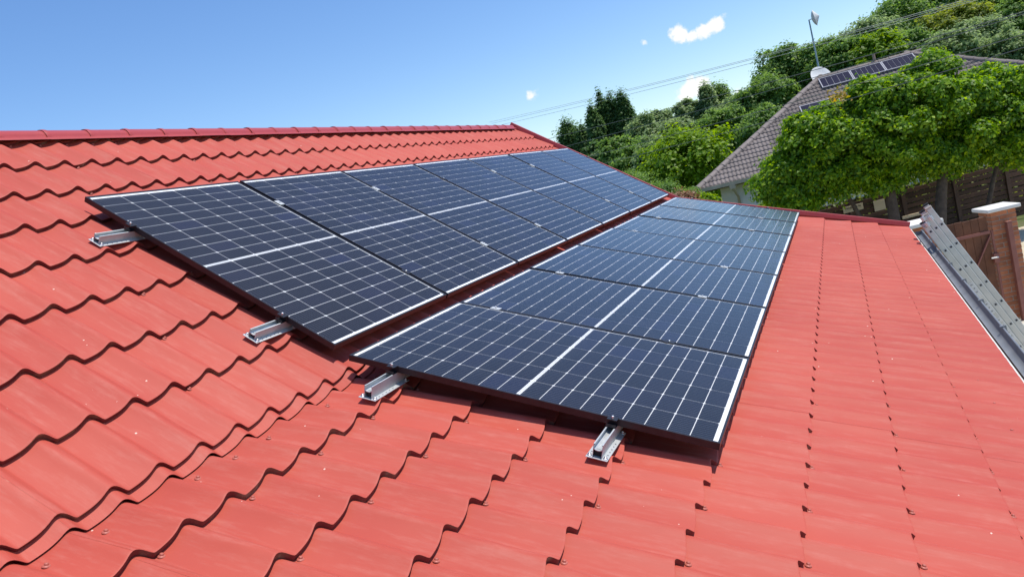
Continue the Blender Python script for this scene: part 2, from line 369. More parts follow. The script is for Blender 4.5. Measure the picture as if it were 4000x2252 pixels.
def sheet_mesh(name, i0, i1, noses, top, hfun_shift, hc, mp, tail=None, lift=0.):
    mb = MB(); top_v = []; cols = []
    for i in range(i0, i1):
        for t in TS: cols.append(i + t)
    cols.append(i1)
    def xx(c, s): return min(c*PITCH + hfun_shift(s), edge_x(mp(0, s, 0).y))
    def ring(s, base, extra=0., sc=0.):
        out = []
        for c in cols:
            w = wave((xx(c, s)-hfun_shift(s))/PITCH); out.append(mp(xx(c, s), s - sc*(1-w), base + AMP*(w-1) + extra + lift) - H_OFF)
        return out
    SCL = .024
    n = len(cols)
    def strip(rows, smooth):
        fs = [(r*n+i, r*n+i+1, (r+1)*n+i+1, (r+1)*n+i) for r in range(len(rows)-1) for i in range(n-1)]
        vs = [v for row in rows for v in row]
        # drop faces squeezed flat at the verge
        fs = [f for f in fs if (vs[f[0]] - vs[f[1]]).length > 1e-5]
        mb.add(vs, fs, smooth)
    nose_faces = []
    for k, s in enumerate(noses):
        nxt = noses[k+1] if k+1 < len(noses) else top
        drop = STEP_H*(nxt - s)/.351 if nxt < .02 or tail is not None else .036
        rows = [ring(s, -hc, -.0012, SCL), ring(s+.0015, -hc, -.0002, SCL), ring(s+.008, -hc, 0, SCL), ring(s+(nxt-s)*.5, -hc - drop*.5), ring(nxt+.010, -hc - drop)]
        strip(rows, True)
        a = len(mb.f); bot = -hc - STEP_H - .001
        if k == 0 and tail is None: bot = -hc - .012
        if k == 0 and tail is not None: bot = -hc - .0185
        strip([ring(s+.0065, bot, 0, SCL), ring(s+.0002, -hc, -.0012, SCL)], True)
        nose_faces += list(range(a, len(mb.f)))
    if tail is not None:
        s = noses[0]; strip([ring(tail, -hc - .0185, 0, .016), ring(tail + .02, -hc-.0180), ring(s+.012, -hc - .0175)], True)
        a = len(mb.f); strip([ring(tail+.0006, -hc - .0215, 0, .016), ring(tail, -hc - .0185, 0, .016)], False); nose_faces += list(range(a, len(mb.f)))
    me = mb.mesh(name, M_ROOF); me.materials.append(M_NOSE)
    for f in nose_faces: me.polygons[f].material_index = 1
    return me
up_map = lambda x, s, n: U(x, s, n)
lo_map = lambda x, s, n: L(x, -s, n)
up_sheets, lo_sheets = [], []
for j, i0 in enumerate(range(-38, 48, 6)):
    i1 = i0 + 6
    o = link('roof_sheet', sheet_mesh('upper_roof_sheet', i0, i1, UP_N, 1.075, u_shift, HC_U, up_map, tail=-1.872, lift=.0005*(j % 2)), house); up_sheets.append((i0, i1, o))
    o = link('roof_sheet', sheet_mesh('lower_roof_sheet', i0, i1, LO_N, .030, l_shift, HC_L, lo_map, lift=.0005*(j % 2)), house); lo_sheets.append((i0, i1, o))
# screws with washers, children of the sheet they hold
sc = MB(); sc.lathe([(.0, .0034), (.0075, .0034), (.0095, .0015), (.0100, 0)], 12)
sc.lathe([(.0, .0085), (.0035, .0085), (.0052, .0075), (.0054, .0034)], 6)
ME_SCREW = sc.mesh('screw', M_SCREW)
def put_screw(x, s, upper):
    rows = up_sheets if upper else lo_sheets
    sh = u_shift if upper else l_shift
    c = (x - sh(s))/PITCH
    for i0, i1, o in rows:
        if i0 <= c < i1:
            if upper: p = U(x, s, up_height(x, s) + .0006); a = A1
            else: p = L(x, -s, lo_height(x, s) + .0006); a = A2
            q = link('screw', ME_SCREW, o, p - H_OFF, (a, 0, rnd.uniform(0, 1))); q.scale = (1.25, 1.25, 1.25); return
for k, s in enumerate(UP_N):
    for i in range(-12, 18):
        if k in (2, 3, 4, 5) and -1 <= i: continue
        if (i*2 + k*3) % (2 if k == 8 else 5) == 0 and rnd.random() < .9: put_screw(i*PITCH + u_shift(s) + PITCH*(.42+rnd.uniform(-.03,.03)), s - .024 - rnd.uniform(0, .01), True) if k > 0 else None
for i in range(-12, 2):
    if i % 2 == 0 or rnd.random() < .3: put_screw(i*PITCH + PITCH*(.44+rnd.uniform(-.03,.03)), -.075 - rnd.uniform(0, .012), False)
for k, s in enumerate(LO_N):
    for i in range(-13, 22):
        if -1.75 < s < -.2 and i > 0: continue
        if k == 0: continue
        sp = 2
        if (i + k) % sp == 0 and rnd.random() < .95: put_screw(i*PITCH + PITCH*(.43+rnd.uniform(-.03,.03)), s - .028 - rnd.uniform(0, .01), False)
for i in range(4, 30):
    if i % 2 == 0: put_screw(i*PITCH + PITCH*.43, -2.93 + rnd.uniform(-.02,.02), False)
# ridge cap pieces
RC_Y, RC_Z = .886, 4.65 + .530
def ridge_piece():
    mb = MB(); ln = .33
    prof = lambda r: [(-.098, -.016), (-.092, -.004), (-.074, .001)] + [(-r*math.cos(a), r*.94*math.sin(a)) for a in np.linspace(.10, math.pi-.10, 15)] + [(.074, .001), (.092, -.004), (.098, -.016)]
    rows = []
    for x, r in ((0, .0735), (.020, .0755), (.034, .0735), (.046, .0700), (ln, .0680)):
        rows.append([(x, y, z) for y, z in prof(r)])
    n = len(rows[0]); fs = [(k*n+i+1, k*n+i, (k+1)*n+i, (k+1)*n+i+1) for k in range(len(rows)-1) for i in range(n-1)]
    mb.add([v for r in rows for v in r], fs, True)
    return mb.mesh('ridge_cap', M_TRIM)
ME_RIDGE = ridge_piece()
xr = -6.9
while xr < 8.1:
    o = link('ridge_cap', ME_RIDGE, house, Vector((xr, RC_Y + rnd.uniform(-.0015,.0015), RC_Z + rnd.uniform(-.0015, .0015))) - H_OFF); xr += .3075
ec = MB(); ec.add([(0, -.07, -.02), (0, .07, -.02)] + [(0, .07*math.cos(a), .066*math.sin(a)) for a in np.linspace(0, math.pi, 12)], [tuple(range(14))]); ec.build('ridge_end_cap', M_TRIM, house, Vector((8.268, RC_Y, RC_Z)) - H_OFF)
# verge trim along the far gable
def verge(name, stations):
    mb = MB(); prof = [(-.012, -.092), (-.006, -.060), (0., -.0335), (.004, -.0315), (.030, -.0315), (.033, -.036), (.033, -.20), (.026, -.20)]
    rows = []
    for (mpf, s) in stations:
        x = edge_x(mpf(0, s, 0).y); rows.append([mpf(x + a, s, b) - H_OFF for a, b in prof])
    n = len(prof); mb.add([v for r in rows for v in r], [(k*n+i, k*n+i+1, (k+1)*n+i+1, (k+1)*n+i) for k in range(len(rows)-1) for i in range(n-1)])
    return mb.build(name, M_TRIM, house)
verge('verge_trim', [(up_map, 1.10), (up_map, .3), (up_map, -.5), (up_map, -1.2), (up_map, -1.86)])
verge('verge_trim', [(lo_map, -.02), (lo_map, -.8), (lo_map, -1.6), (lo_map, -2.4), (lo_map, -3.15)])
# back slope, walls, gable, eave board
M_WALL = simple('cream_render', (.62, .56, .45), (.70, .64, .54), 3, .9, bmp=.25, bscale=60)
M_WHITE = simple('white_membrane', (.55, .54, .49), (.66, .65, .60), 6, .7)
b = MB(); b.add([Vector((x, Y, Z)) - H_OFF for (x, Y, Z) in [(-7.0, RC_Y+.03, RC_Z+.03), (8.27, RC_Y+.03, RC_Z+.03), (8.27, 6.2, 2.3), (-7.0, 6.2, 2.3)]], [(0,1,2,3)]); b.build('rear_roof_slope', M_ROOF, house)
b = MB(); Yf, Yb = -4.05, 5.85
gab = [(Yf, 0), (Yf, 2.36), (-1.42, 3.30), (.886, 5.02), (Yb, 2.3), (Yb, 0)]
for x in (-6.8, 8.22):
    b.add([Vector((x, y, z)) - H_OFF for y, z in gab], [tuple(range(6))])
b.add([Vector(p) - H_OFF for p in [(-6.8, Yf, 0), (8.22, Yf, 0), (8.22, Yf, 2.36), (-6.8, Yf, 2.36), (-6.8, Yb, 0), (8.22, Yb, 0), (8.22, Yb, 2.3), (-6.8, Yb, 2.3)]], [(0,1,2,3), (5,4,7,6)])
b.build('wall', M_WALL, house)
b = MB()
pe = [L(-6.9, 3.10, -.126), L(8.66, 3.10, -.126), L(8.68, 3.176, -.124), L(-6.9, 3.176, -.124), L(8.68, 3.179, -.150), L(-6.9, 3.179, -.150)]
b.add([p - H_OFF for p in pe], [(0,3,2,1), (3,5,4,2)]); b.build('eave_membrane', M_WHITE, house)
b = MB(); b.add([Vector(p) - H_OFF for p in [(-6.85, -4.40, 2.20), (8.6, -4.40, 2.20), (8.6, -4.40, 2.33), (-6.85, -4.40, 2.33), (-6.85, -4.05, 2.2), (8.6, -4.05, 2.2)]], [(0,1,2,3), (1,0,4,5)]); b.build('fascia_board', simple('fascia_paint', (.30,.16,.10), (.36,.2,.13), 4, .7), house)
# gutter, a half-round channel with rolled front lip, brackets and an end stop
M_ZINC = simple('weathered_zinc', (.16, .175, .19), (.23, .245, .26), 5, .55, .2, bmp=.05)
gutter = empty('rain_gutter', (1.0, -4.46, 2.27)); tag(gutter, 'grey half round zinc rain gutter along the eave below the red roof', 'gutter')
GZ = 2.275; GY = -4.445; GR = .056
b = MB(); rows = []
for x in (-7.7, 7.68):
    r = [(x, GR*math.cos(a), GR*math.sin(a) + .015) for a in np.linspace(0, -math.pi, 15)]
    r += [(x, -GR-.004, .022), (x, -GR-.011, .024), (x, -GR-.016, .018), (x, -GR-.014, .010)]
    rows.append(r)
n = len(rows[0]); b.add(rows[0]+rows[1], [(i, i+1, n+i+1, n+i) for i in range(n-1)], True)
ch = b.build('channel', M_ZINC, gutter)
b = MB(); b.tube([(-7.7, -GR-.008, .016), (7.68, -GR-.008, .016)], .0085, 8); b.build('front_lip', M_ZINC, gutter)
b = MB(); b.add([(7.68, GR*math.cos(a), GR*math.sin(a)+.015) for a in np.linspace(0, -math.pi, 15)], [tuple(range(15))]); b.build('end_stop', M_ZINC, gutter)
brk = MB(); brk.bar((0, -GR-.016, .028), (0, -GR+.012, .026), .022, .003); brk.bar((0, -GR-.017, .03), (0, -GR-.02, -.02), .025, .004, (1,0,0))
MBK = brk.mesh('bracket', M_ZINC)
for k in range(18): link('bracket', MBK, gutter, (-7.3 + k*.88, 0, .004))
gutter.location = (1.0, GY, GZ)

# ------------------------------------------------------------------ solar panels
PW, PL, PG, FH = 1.134, 1.722, .02, .03
CW, CL, GAP = .1803, .0884, .0033
fm = MB(); lip = .010
def ringq(a, z0, b_, z1):   # frame cross-section helper: quads between two rectangles
    ra = [(a,a,z0),(PW-a,a,z0),(PW-a,PL-a,z0),(a,PL-a,z0)]; rb = [(b_,b_,z1),(PW-b_,b_,z1),(PW-b_,PL-b_,z1),(b_,PL-b_,z1)]
    fm.add(ra+rb, [(i, (i+1)%4, 4+(i+1)%4, 4+i) for i in range(4)])
ringq(0, 0, 0, FH-.001); ringq(0, FH-.001, .001, FH); ringq(.001, FH, lip, FH); ringq(lip, FH, lip, FH-.004); ringq(.028, 0, 0, 0); ringq(.002, FH-.004, .002, .001)
ME_FRAME = fm.mesh('frame', M_FRAME)
bk = MB(); bk.box((.003, .003, FH-.0085), (PW-.003, PL-.003, FH-.0055)); ME_BACK = bk.mesh('backsheet', M_BACK); ME_BACK.materials.append(M_HOLLOW_SHADE); ME_BACK.polygons[0].material_index = 1  # underside blackened in its colour to deepen the shade below the panels
gs = MB(); gs.add([(lip-.002, lip-.002, FH-.0018), (PW-lip+.002, lip-.002, FH-.0018), (PW-lip+.002, PL-lip+.002, FH-.0018), (lip-.002, PL-lip+.002, FH-.0018)], [(0,1,2,3)]); ME_GLASS = gs.mesh('glass', M_GLASS)
cm = MB(); c_ = .0055
cm.add([(c_,0,0),(CW-c_,0,0),(CW,c_,0),(CW,CL-c_,0),(CW-c_,CL,0),(c_,CL,0),(0,CL-c_,0),(0,c_,0)], [tuple(range(8))])
ME_CELL = cm.mesh('cell', M_CELL)
rb = MB()
for yy in (-.0032, .0032): rb.box((.022, yy-.0012, 0), (PW-.022, yy+.0012, .0006))
ME_RIB = rb.mesh('ribbon', M_GALV)
MIDG = .018
cx0 = (PW - 6*CW - 5*GAP)/2; halfL = 9*CL + 8*GAP; cy0 = (PL - 2*halfL - MIDG)/2
def panel(label, loc, ang, grp):
    p = empty('solar_panel', loc, (ang + R(rnd.uniform(-.12, .12)), R(rnd.uniform(-.12, .12)), 0)); tag(p, label, 'solar panel', grp)
    link('frame', ME_FRAME, p); link('backsheet', ME_BACK, p); link('glass', ME_GLASS, p)
    link('ribbon', ME_RIB, p, (0, cy0+halfL+MIDG/2, FH-.0053))
    for r in range(18):
        y = cy0 + (r % 9)*(CL+GAP) + (halfL+MIDG if r > 8 else 0)
        for c in range(6): link('cell', ME_CELL, p, (cx0 + c*(CW+GAP), y, FH-.0046))
    return p
for i in range(7):
    which = 'nearest' if i == 0 else 'farthest' if i == 6 else ORD[i]
    for nm, fn in (('upper', lambda x: U(x, -PL, -FH)), ('lower', lambda x: L(x + LO[0], PL, -FH))):
        lab = {'nearest': f'nearest black framed solar panel of the {nm} row, by the red tiles in front', 'farthest': f'farthest solar panel of the {nm} row, at the far gable edge'}.get(which, f'{which} solar panel from the front in the {nm} row')
        panel(lab, fn(i*(PW+PG)), A1 if nm == 'upper' else A2, f'solar panels of the {nm} row')

# ------------------------------------------------------------------ mounting rails and clamps
def rail_mesh(h, x0, x1):
    rm = MB(); w = .0195; t = .0022; hb = h*.58
    # base plate, two side walls, a mid web; open channel on top
    prof = [(-w, 0), (-w, h), (-w+.0055, h), (-w+.0055, h-.003), (-w+t, h-.003), (-w+t, hb+.003), (-w*.35, hb-.002), (w*.35, hb-.002), (w-t, hb+.003), (w-t, h-.003), (w-.0055, h-.003), (w-.0055, h), (w, h), (w, 0)]
    n = len(prof); vs = [(x0, y, z) for y, z in prof] + [(x1, y, z) for y, z in prof]
    rm.add(vs, [(i, i+1, n+i+1, n+i) for i in range(n-1)])
    # end rims
    for x in (x0, x1):
        for s in (-1, 1): rm.add([(x, s*w, 0), (x, s*w, h), (x, s*(w-t), h-.003), (x, s*(w-t), 0)], [(0,1,2,3)])
        rm.add([(x, -w+t, hb+.003), (x, -w*.35, hb-.002), (x, w*.35, hb-.002), (x, w-t, hb+.003), (x, w-t, hb), (x, w*.35, hb-.005), (x, -w*.35, hb-.005), (x, -w+t, hb)], [tuple(range(8))])
    return rm.mesh('rail', M_ALU)
def plate_mesh(x0, x1, hw=.044):
    pm = MB(); t = .0032
    pm.bevbox((x0, -hw, -t), (x1, hw, 0), .0007)
    return pm.mesh('base_plate', M_ALU)
hol = MB(); hol.lathe([(0, .0004), (.0030, .0004)], 8); ME_HOLE = hol.mesh('screw_hole', M_HOLLOW_SHADE)
sl = MB(); sl.lathe([(0, .0048), (.0085, .0042), (.0105, .001), (.0105, 0)], 14); sl.lathe([(0, .0105), (.0048, .0105), (.0062, .009), (.0062, .004)], 6); ME_BOLT = sl.mesh('screw', M_GALV)
def end_clamp(parent, h, x, flip=1):
    c = MB(); s = flip
    def bx(a, b_, y0, y1, z0, z1): c.box((min(a*s, b_*s)+x, y0, z0), (max(a*s, b_*s)+x, y1, z1))
    bx(-.034, -.001, -.021, .021, h+.001, h+.004); bx(-.0045, -.001, -.021, .021, h+.004, h+FH+.001); bx(-.030, .009, -.021, .021, h+FH+.001, h+FH+.004); bx(-.034, -.0305, -.021, .021, h+.004, h+.014)
    c.build('end_clamp', M_FRAME, parent)
    bb = MB(); bb.lathe([(.0058, 0), (.0058, .010), (.0050, .012), (0, .012)], 12); bb.build('clamp_bolt', M_GALV, parent, (x - s*.016, 0, h+FH+.004))
RAILS = [('upper', -.362, 'higher'), ('upper', -1.405, 'lower'), ('lower', -.246, 'higher'), ('lower', -1.294, 'lower')]
for row, s, pos in RAILS:
    hc = HC_U if row == 'upper' else HC_L; h = hc - FH - .0035; ang = A1 if row == 'upper' else A2
    pt = (lambda x: U(x, s, -hc + .0035)) if row == 'upper' else (lambda x: L(x + LO[0], -s, -hc + .0035))
    r = empty('mounting_rail', pt(0), (ang, 0, 0)); tag(r, f'short silver rail sticking out before the {row} panel row, {pos} of its two', 'mounting rail', 'mounting rail ends at the near panels')
    link('rail', rail_mesh(h, -.205, .30), r)
    b = MB(); b.box((-.1925, -.0165, .002), (-.19, .0165, h*.55)); b.build('hollow_core', M_HOLLOW_SHADE, r)
    link('base_plate', plate_mesh(-.215, .075), r)
    for xx_ in (-.198, .060):
        for yy in (-.032, .032): link('screw', ME_BOLT, r, (xx_, yy, 0))
    for q in range(5):
        for yy in (-.033, .033): link('screw_hole', ME_HOLE, r, (-.165 + q*.028, yy, .0003))
    end_clamp(r, h, 0, 1)
    fe = empty('mounting_rail', pt(7*(PW+PG)-PG), (ang, 0, 0)); tag(fe, f'far end clamp and rail of the {row} panel row, {pos} of its two', 'mounting rail', 'mounting rail ends at the far panels')
    link('rail', rail_mesh(h, -.15, .06), fe); end_clamp(fe, h, 0, -1)
    for k in range(1, 7):
        mc = empty('panel_clamp', pt(k*(PW+PG) - PG/2), (ang, 0, 0))
        tag(mc, f'small clamp between the {ORD[k-1]} and {ORD[k]} panel of the {row} row, the {pos} of two', 'clamp', 'middle clamps between panels')
        cb = MB(); cb.bevbox((-.0215, -.030, h+FH+.0008), (.0215, .030, h+FH+.0038), .0008); cb.box((-.0085, -.03, h+.006), (-.0065, .03, h+FH+.001)); cb.box((.0065, -.03, h+.006), (.0085, .03, h+FH+.001))
        cb.build('clamp_plate', M_ALU if (k*7 + len(pos)) % 3 else M_FRAME, mc)
        bb = MB(); bb.lathe([(.006, 0), (.006, .006), (.005, .0075), (0, .0075)], 10); bb.build('bolt', M_GALV, mc, (0, 0, h+FH+.0038))
        link('rail', rail_mesh(h, -.12, .12), mc)

# ------------------------------------------------------------------ aluminium ladder against the gutter
M_LAD = simple('worn_ladder_aluminium', (.50, .51, .48), (.62, .62, .58), 7, .42, .35)
M_BLK = simple('black_plastic', (.012,.012,.012), (.025,.025,.025), 20, .6)
M_TAPE = simple('pale_sticker', (.62,.62,.58), (.72,.72,.68), 30, .6)
lad = empty('extension_ladder', (7.18, -4.55, 2.47)); tag(lad, 'three part aluminium extension ladder leaning on the gutter at the far eave', 'ladder')
ld = Vector((0.0, -.445, -1.0)).normalized()           # down the ladder
lo_ = Vector((0, -1, .445)).normalized()               # outward, away from the roof
LT = Vector((7.14, -4.448, 2.74))
lad_m = Matrix((Vector((1,0,0)), lo_, -ld)).transposed().to_4x4(); lad_m.translation = LT
lad.matrix_world = lad_m
LEN = 2.95
tops = [-.00, -.10, -.20]
for s_ in range(3):
    y0 = -.105 + s_*.070; w = .052 - .0*s_; top = [-.17, -.05, 0.][s_]
    inner = .018*s_
    for sx in (0, 1):
        xa = inner if sx == 0 else .42 - inner - .025
        st = MB(); st.bevbox((xa, y0, -LEN), (xa+.025, y0+.066, top), .004)
        for e_ in (.004, .056): st.box((xa-.0018, y0+e_, -LEN+.01), (xa+.0, y0+e_+.005, top-.01))
        so = st.build('stile', M_LAD, lad)
        cp = MB(); cp.bevbox((xa-.003, y0-.003, top), (xa+.028, y0+.069, top+.022), .004); cp.build('end_cap', simple('scuffed_cap', (.42,.36,.28), (.55,.5,.42), 30, .8) if sx == 0 else M_BLK, lad)
    for k in range(10):
        z = -.235 - k*.28
        rg = MB(); rg.bevbox((inner+.004, y0+.022, z-.015), (.416-inner, y0+.054, z+.015), .003); ro = rg.build('rung', M_LAD, lad)
        hq = MB(); hq.box((inner-.0035, y0+.027, z-.011), (inner-.0015, y0+.049, z+.011)); hq.build('rung_socket', M_BLK, ro)
        rm = MB()
        for (a, b_, c, d) in ((.021,.027,-.017,.017), (.049,.055,-.017,.017), (.027,.049,.011,.017), (.027,.049,-.017,-.011)): rm.box((inner-.0030, y0+a, z+c), (inner-.0012, y0+b_, z+d))
        rm.build('socket_rim', M_ALU, ro)
for k, (z, l) in enumerate(((-.99, .19), (-1.27, .16), (-1.50, .05), (-1.58, .24))):
    t = MB(); t.box((-.0046, -.100, z-l), (-.0022, -.048, z)); to = t.build('sticker', M_TAPE, lad)
    q = MB()
    for j in range(max(1, int(l/.05))): q.box((-.0056, -.088+.008*(j % 2), z-.018-.05*j-.016), (-.0046, -.062, z-.018-.05*j))
    q.build('sticker_print', simple('sticker_ink', (.25,.25,.25), (.4,.4,.4), 40, .6), to)
for (y, z) in ((.02, -.10), (-.05, -.14), (-.05, -.06)):
    h_ = MB(); h_.bevbox((-.020, y-.022, z-.03), (.0, y+.022, z+.03), .004); h_.tube([(-.026, y, z-.025), (-.026, y, z+.03)], .006, 8); h_.build('guide_hook', M_GALV, lad)

# ------------------------------------------------------------------ vegetation
def leaf_mesh(name, P, Nrm, size, rs, mat, aspect=.62, fold=.22):
    n = len(P)
    rv = rs.normal(size=(n, 3)); t = np.cross(Nrm, rv); t /= np.linalg.norm(t, axis=1)[:, None] + 1e-9
    bt = np.cross(Nrm, t); s = size * rs.uniform(.55, 1.3, n)[:, None]
    a = P - t*s*.5; c = P + t*s*.5; b_ = P + bt*s*aspect*.5 + Nrm*s*fold*.5; d = P - bt*s*aspect*.5 + Nrm*s*fold*.5
    V = np.stack([a, b_, c, d], 1).reshape(-1, 3)
    me = bpy.data.meshes.new(name); me.vertices.add(4*n); me.vertices.foreach_set('co', V.ravel().astype(np.float32))
    me.loops.add(4*n); me.loops.foreach_set('vertex_index', np.arange(4*n, dtype=np.int32))
    me.polygons.add(n); me.polygons.foreach_set('loop_start', np.arange(0, 4*n, 4, dtype=np.int32)); me.polygons.foreach_set('loop_total', np.full(n, 4, np.int32))
    me.update(calc_edges=True); me.materials.append(mat); return me
def crown_points(rs, clumps, per, rad, crad, squash=.75, up_bias=.15, hollow=.45, shape='round'):
    """clump centres through an ellipsoidal crown, leaves through each clump"""
    d = rs.normal(size=(clumps, 3)); d[:, 2] += up_bias; d /= np.linalg.norm(d, axis=1)[:, None]
    rr = hollow + (1-hollow)*rs.uniform(0, 1, clumps)**.55
    lob = 1 + .13*np.sin(d[:, 0]*5 + rs.uniform(0, 6)) * np.cos(d[:, 1]*4 + rs.uniform(0, 6)) + .08*np.sin(d[:, 2]*9 + rs.uniform(0, 6))
    cc = d * (rr*lob)[:, None] * np.array(rad)
    if shape == 'cone':
        tz = (cc[:, 2]/rad[2] + 1)/2; k = np.clip(1.10 - .42*tz**2, .15, 1); cc[:, 0] *= k; cc[:, 1] *= k
    sz = crad * rs.uniform(.6, 1.3, clumps)
    off = rs.normal(size=(clumps, per, 3)) * .48; off[..., 2] *= squash
    P = (cc[:, None, :] + off * sz[:, None, None]).reshape(-1, 3)
    out = np.repeat(d, per, 0); lo = off.reshape(-1, 3)
    N = out*.45 + lo*.7 + np.array([0, 0, .95]) + rs.normal(size=P.shape)*.50
    N /= np.linalg.norm(N, axis=1)[:, None]
    return P, N, cc
def lump_points(rs, rad, lumps, per, lr):
    # leafy lumps over the outside of the crown, a thin scatter of leaves inside
    d = []
    for k in range(lumps):                       # evenly spread directions
        z = 1 - 2*(k+.5)/lumps; a = k*2.39996; q = math.sqrt(1-z*z); d.append((q*math.cos(a), q*math.sin(a), z))
    d = np.array(d) + rs.normal(size=(lumps, 3))*.16; d /= np.linalg.norm(d, axis=1)[:, None]
    cc = d*np.array(rad)*rs.uniform(.70, 1.0, lumps)[:, None]
    sz = lr*rs.uniform(.65, 1.25, lumps)
    u = rs.normal(size=(lumps, per, 3)); u /= np.linalg.norm(u, axis=2)[..., None]; u[..., 2] = np.abs(u[..., 2])*np.where(rs.uniform(size=u.shape[:2]) < .78, 1, -1)
    off = u*(rs.uniform(.35, 1.0, (lumps, per, 1))**.5)*np.array([1, 1, .72]) + rs.normal(size=u.shape)*.10
    P = (cc[:, None] + off*sz[:, None, None]).reshape(-1, 3)
    N = u.reshape(-1, 3)*.75 + np.array([0, 0, .55]) + rs.normal(size=P.shape)*.25
    m = per*lumps//6; q = rs.normal(size=(m, 3)); q /= np.linalg.norm(q, axis=1)[:, None]
    P = np.concatenate([P, q*np.array(rad)*(rs.uniform(0, 1, (m, 1))**.4)*.78]); N = np.concatenate([N, rs.normal(size=(m, 3)) + np.array([0, 0, .6])])
    return P, N/np.linalg.norm(N, axis=1)[:, None], cc
def spray(P, N, rs, k=6, r=.085):
    n = len(P)//k; C = P[:n*k].reshape(n, k, 3)[:, :1]; NN = N[:n*k].reshape(n, k, 3)[:, :1]
    off = rs.normal(size=(n, k, 3))*r; off -= NN*(off*NN).sum(-1, keepdims=True)*.75
    Q = (C + off).reshape(-1, 3); M = (NN + rs.normal(size=(n, k, 3))*.28 + off*2.0).reshape(-1, 3)
    return Q, M/np.linalg.norm(M, axis=1)[:, None]
def tree(name, label, base, centre, rad, clumps, per, crad, leaf, mat, seed, cat='tree', group=None, trunk_r=.13, shape='round', squash=.75, hollow=.45, limbs=9, sprays=0., lumpy=False):
    rs = np.random.RandomState(seed)
    base = Vector(base); centre = Vector(centre); t = empty(name, base); tag(t, label, cat, group)
    P, N, cc = crown_points(rs, clumps, per, rad, crad, squash, hollow=hollow, shape=shape)
    if lumpy: P, N, cc = lump_points(rs, rad, clumps, per, crad)
    if sprays: P, N = spray(P, N, rs, 7, sprays)
    off = np.array(centre - base)
    link('crown', leaf_mesh('crown', P + off, N, leaf, rs, mat), t)
    tb = MB(); c0 = centre - base; fork = Vector((c0.x*.85, c0.y*.85, max(c0.z - rad[2]*.72, .3)))
    tb.tube([(0, 0, -.05), (c0.x*.10, c0.y*.10, fork.z*.3), (c0.x*.5, c0.y*.5, fork.z*.7), fork], [trunk_r*1.25, trunk_r*1.02, trunk_r*.92, trunk_r*.8], 10)
    for k in range(limbs):
        e = Vector(cc[k])*.9 + c0; mid = fork.lerp(e, .5) + Vector((0, 0, .08*rad[2]))
        tb.tube([fork, mid, e], [trunk_r*.5, trunk_r*.3, trunk_r*.08], 6, False)
    tb.build('trunk', M_BARK, t)
    return t
def on_ground(p): return Vector((p.x, p.y, ground_z(p.x, p.y)))
# street trees in front of the neighbour's fence
ST = [((3105, 720), 19.6, 150, 160, 'leftmost leafy street tree, in deep shade beside the white house wall', 21, None),
      ((3235, 590), 19.3, 195, 200, 'leafy street tree with a yellowing sprig, in front of the grey roof', 22, (3395, 800)),
      ((3440, 530), 19.0, 222, 236, 'leafy street tree whose thick trunk stands left of the ladder top', 23, (3480, 800)),
      ((3665, 475), 18.9, 205, 268, 'tallest leafy street tree, trunk behind the ladder top', 24, (3645, 790)),
      ((3905, 458), 19.1, 205, 212, 'rightmost street tree whose crown leaves the picture', 25, (3815, 720))]
for (px, dep, hw, hh, lab, seed, tr) in ST:
    c = at(*px, dep); rw = hw*dep/FPX - .24; rad = (rw, rw, hh*dep/FPX - .20)
    if tr: q = at(*tr, dep - .2); bse = Vector((q.x, q.y, 0))
    else: bse = Vector((c.x, c.y, 0))
    tree('street_tree', lab, bse, c, rad, int(32*rw*rw) + 16, 1100, .40, .105, L_STREET, seed, lumpy=True, sprays=.075, group='street trees by the fence', trunk_r=.14 if tr and 3450 < tr[0] < 3700 else .06, hollow=.35)
# the yellowing sprig belongs to the second tree
rs = np.random.RandomState(5)
host = [o for o in bpy.data.objects if o.get('label', '').startswith('leafy street tree with a yellowing')][0]
yc = at(3272, 378, 18.35) - host.location
P = np.array(yc) + rs.normal(size=(70, 3))*np.array([.13, .13, .10]); N = rs.normal(size=(70, 3)) + np.array([-.4, -.2, 1.2]); N /= np.linalg.norm(N, axis=1)[:, None]
o = link('yellow_sprig', leaf_mesh('yellow_sprig', P, N, .12, rs, L_YELLOW), host); o['label'] = 'sprig of yellow leaves'
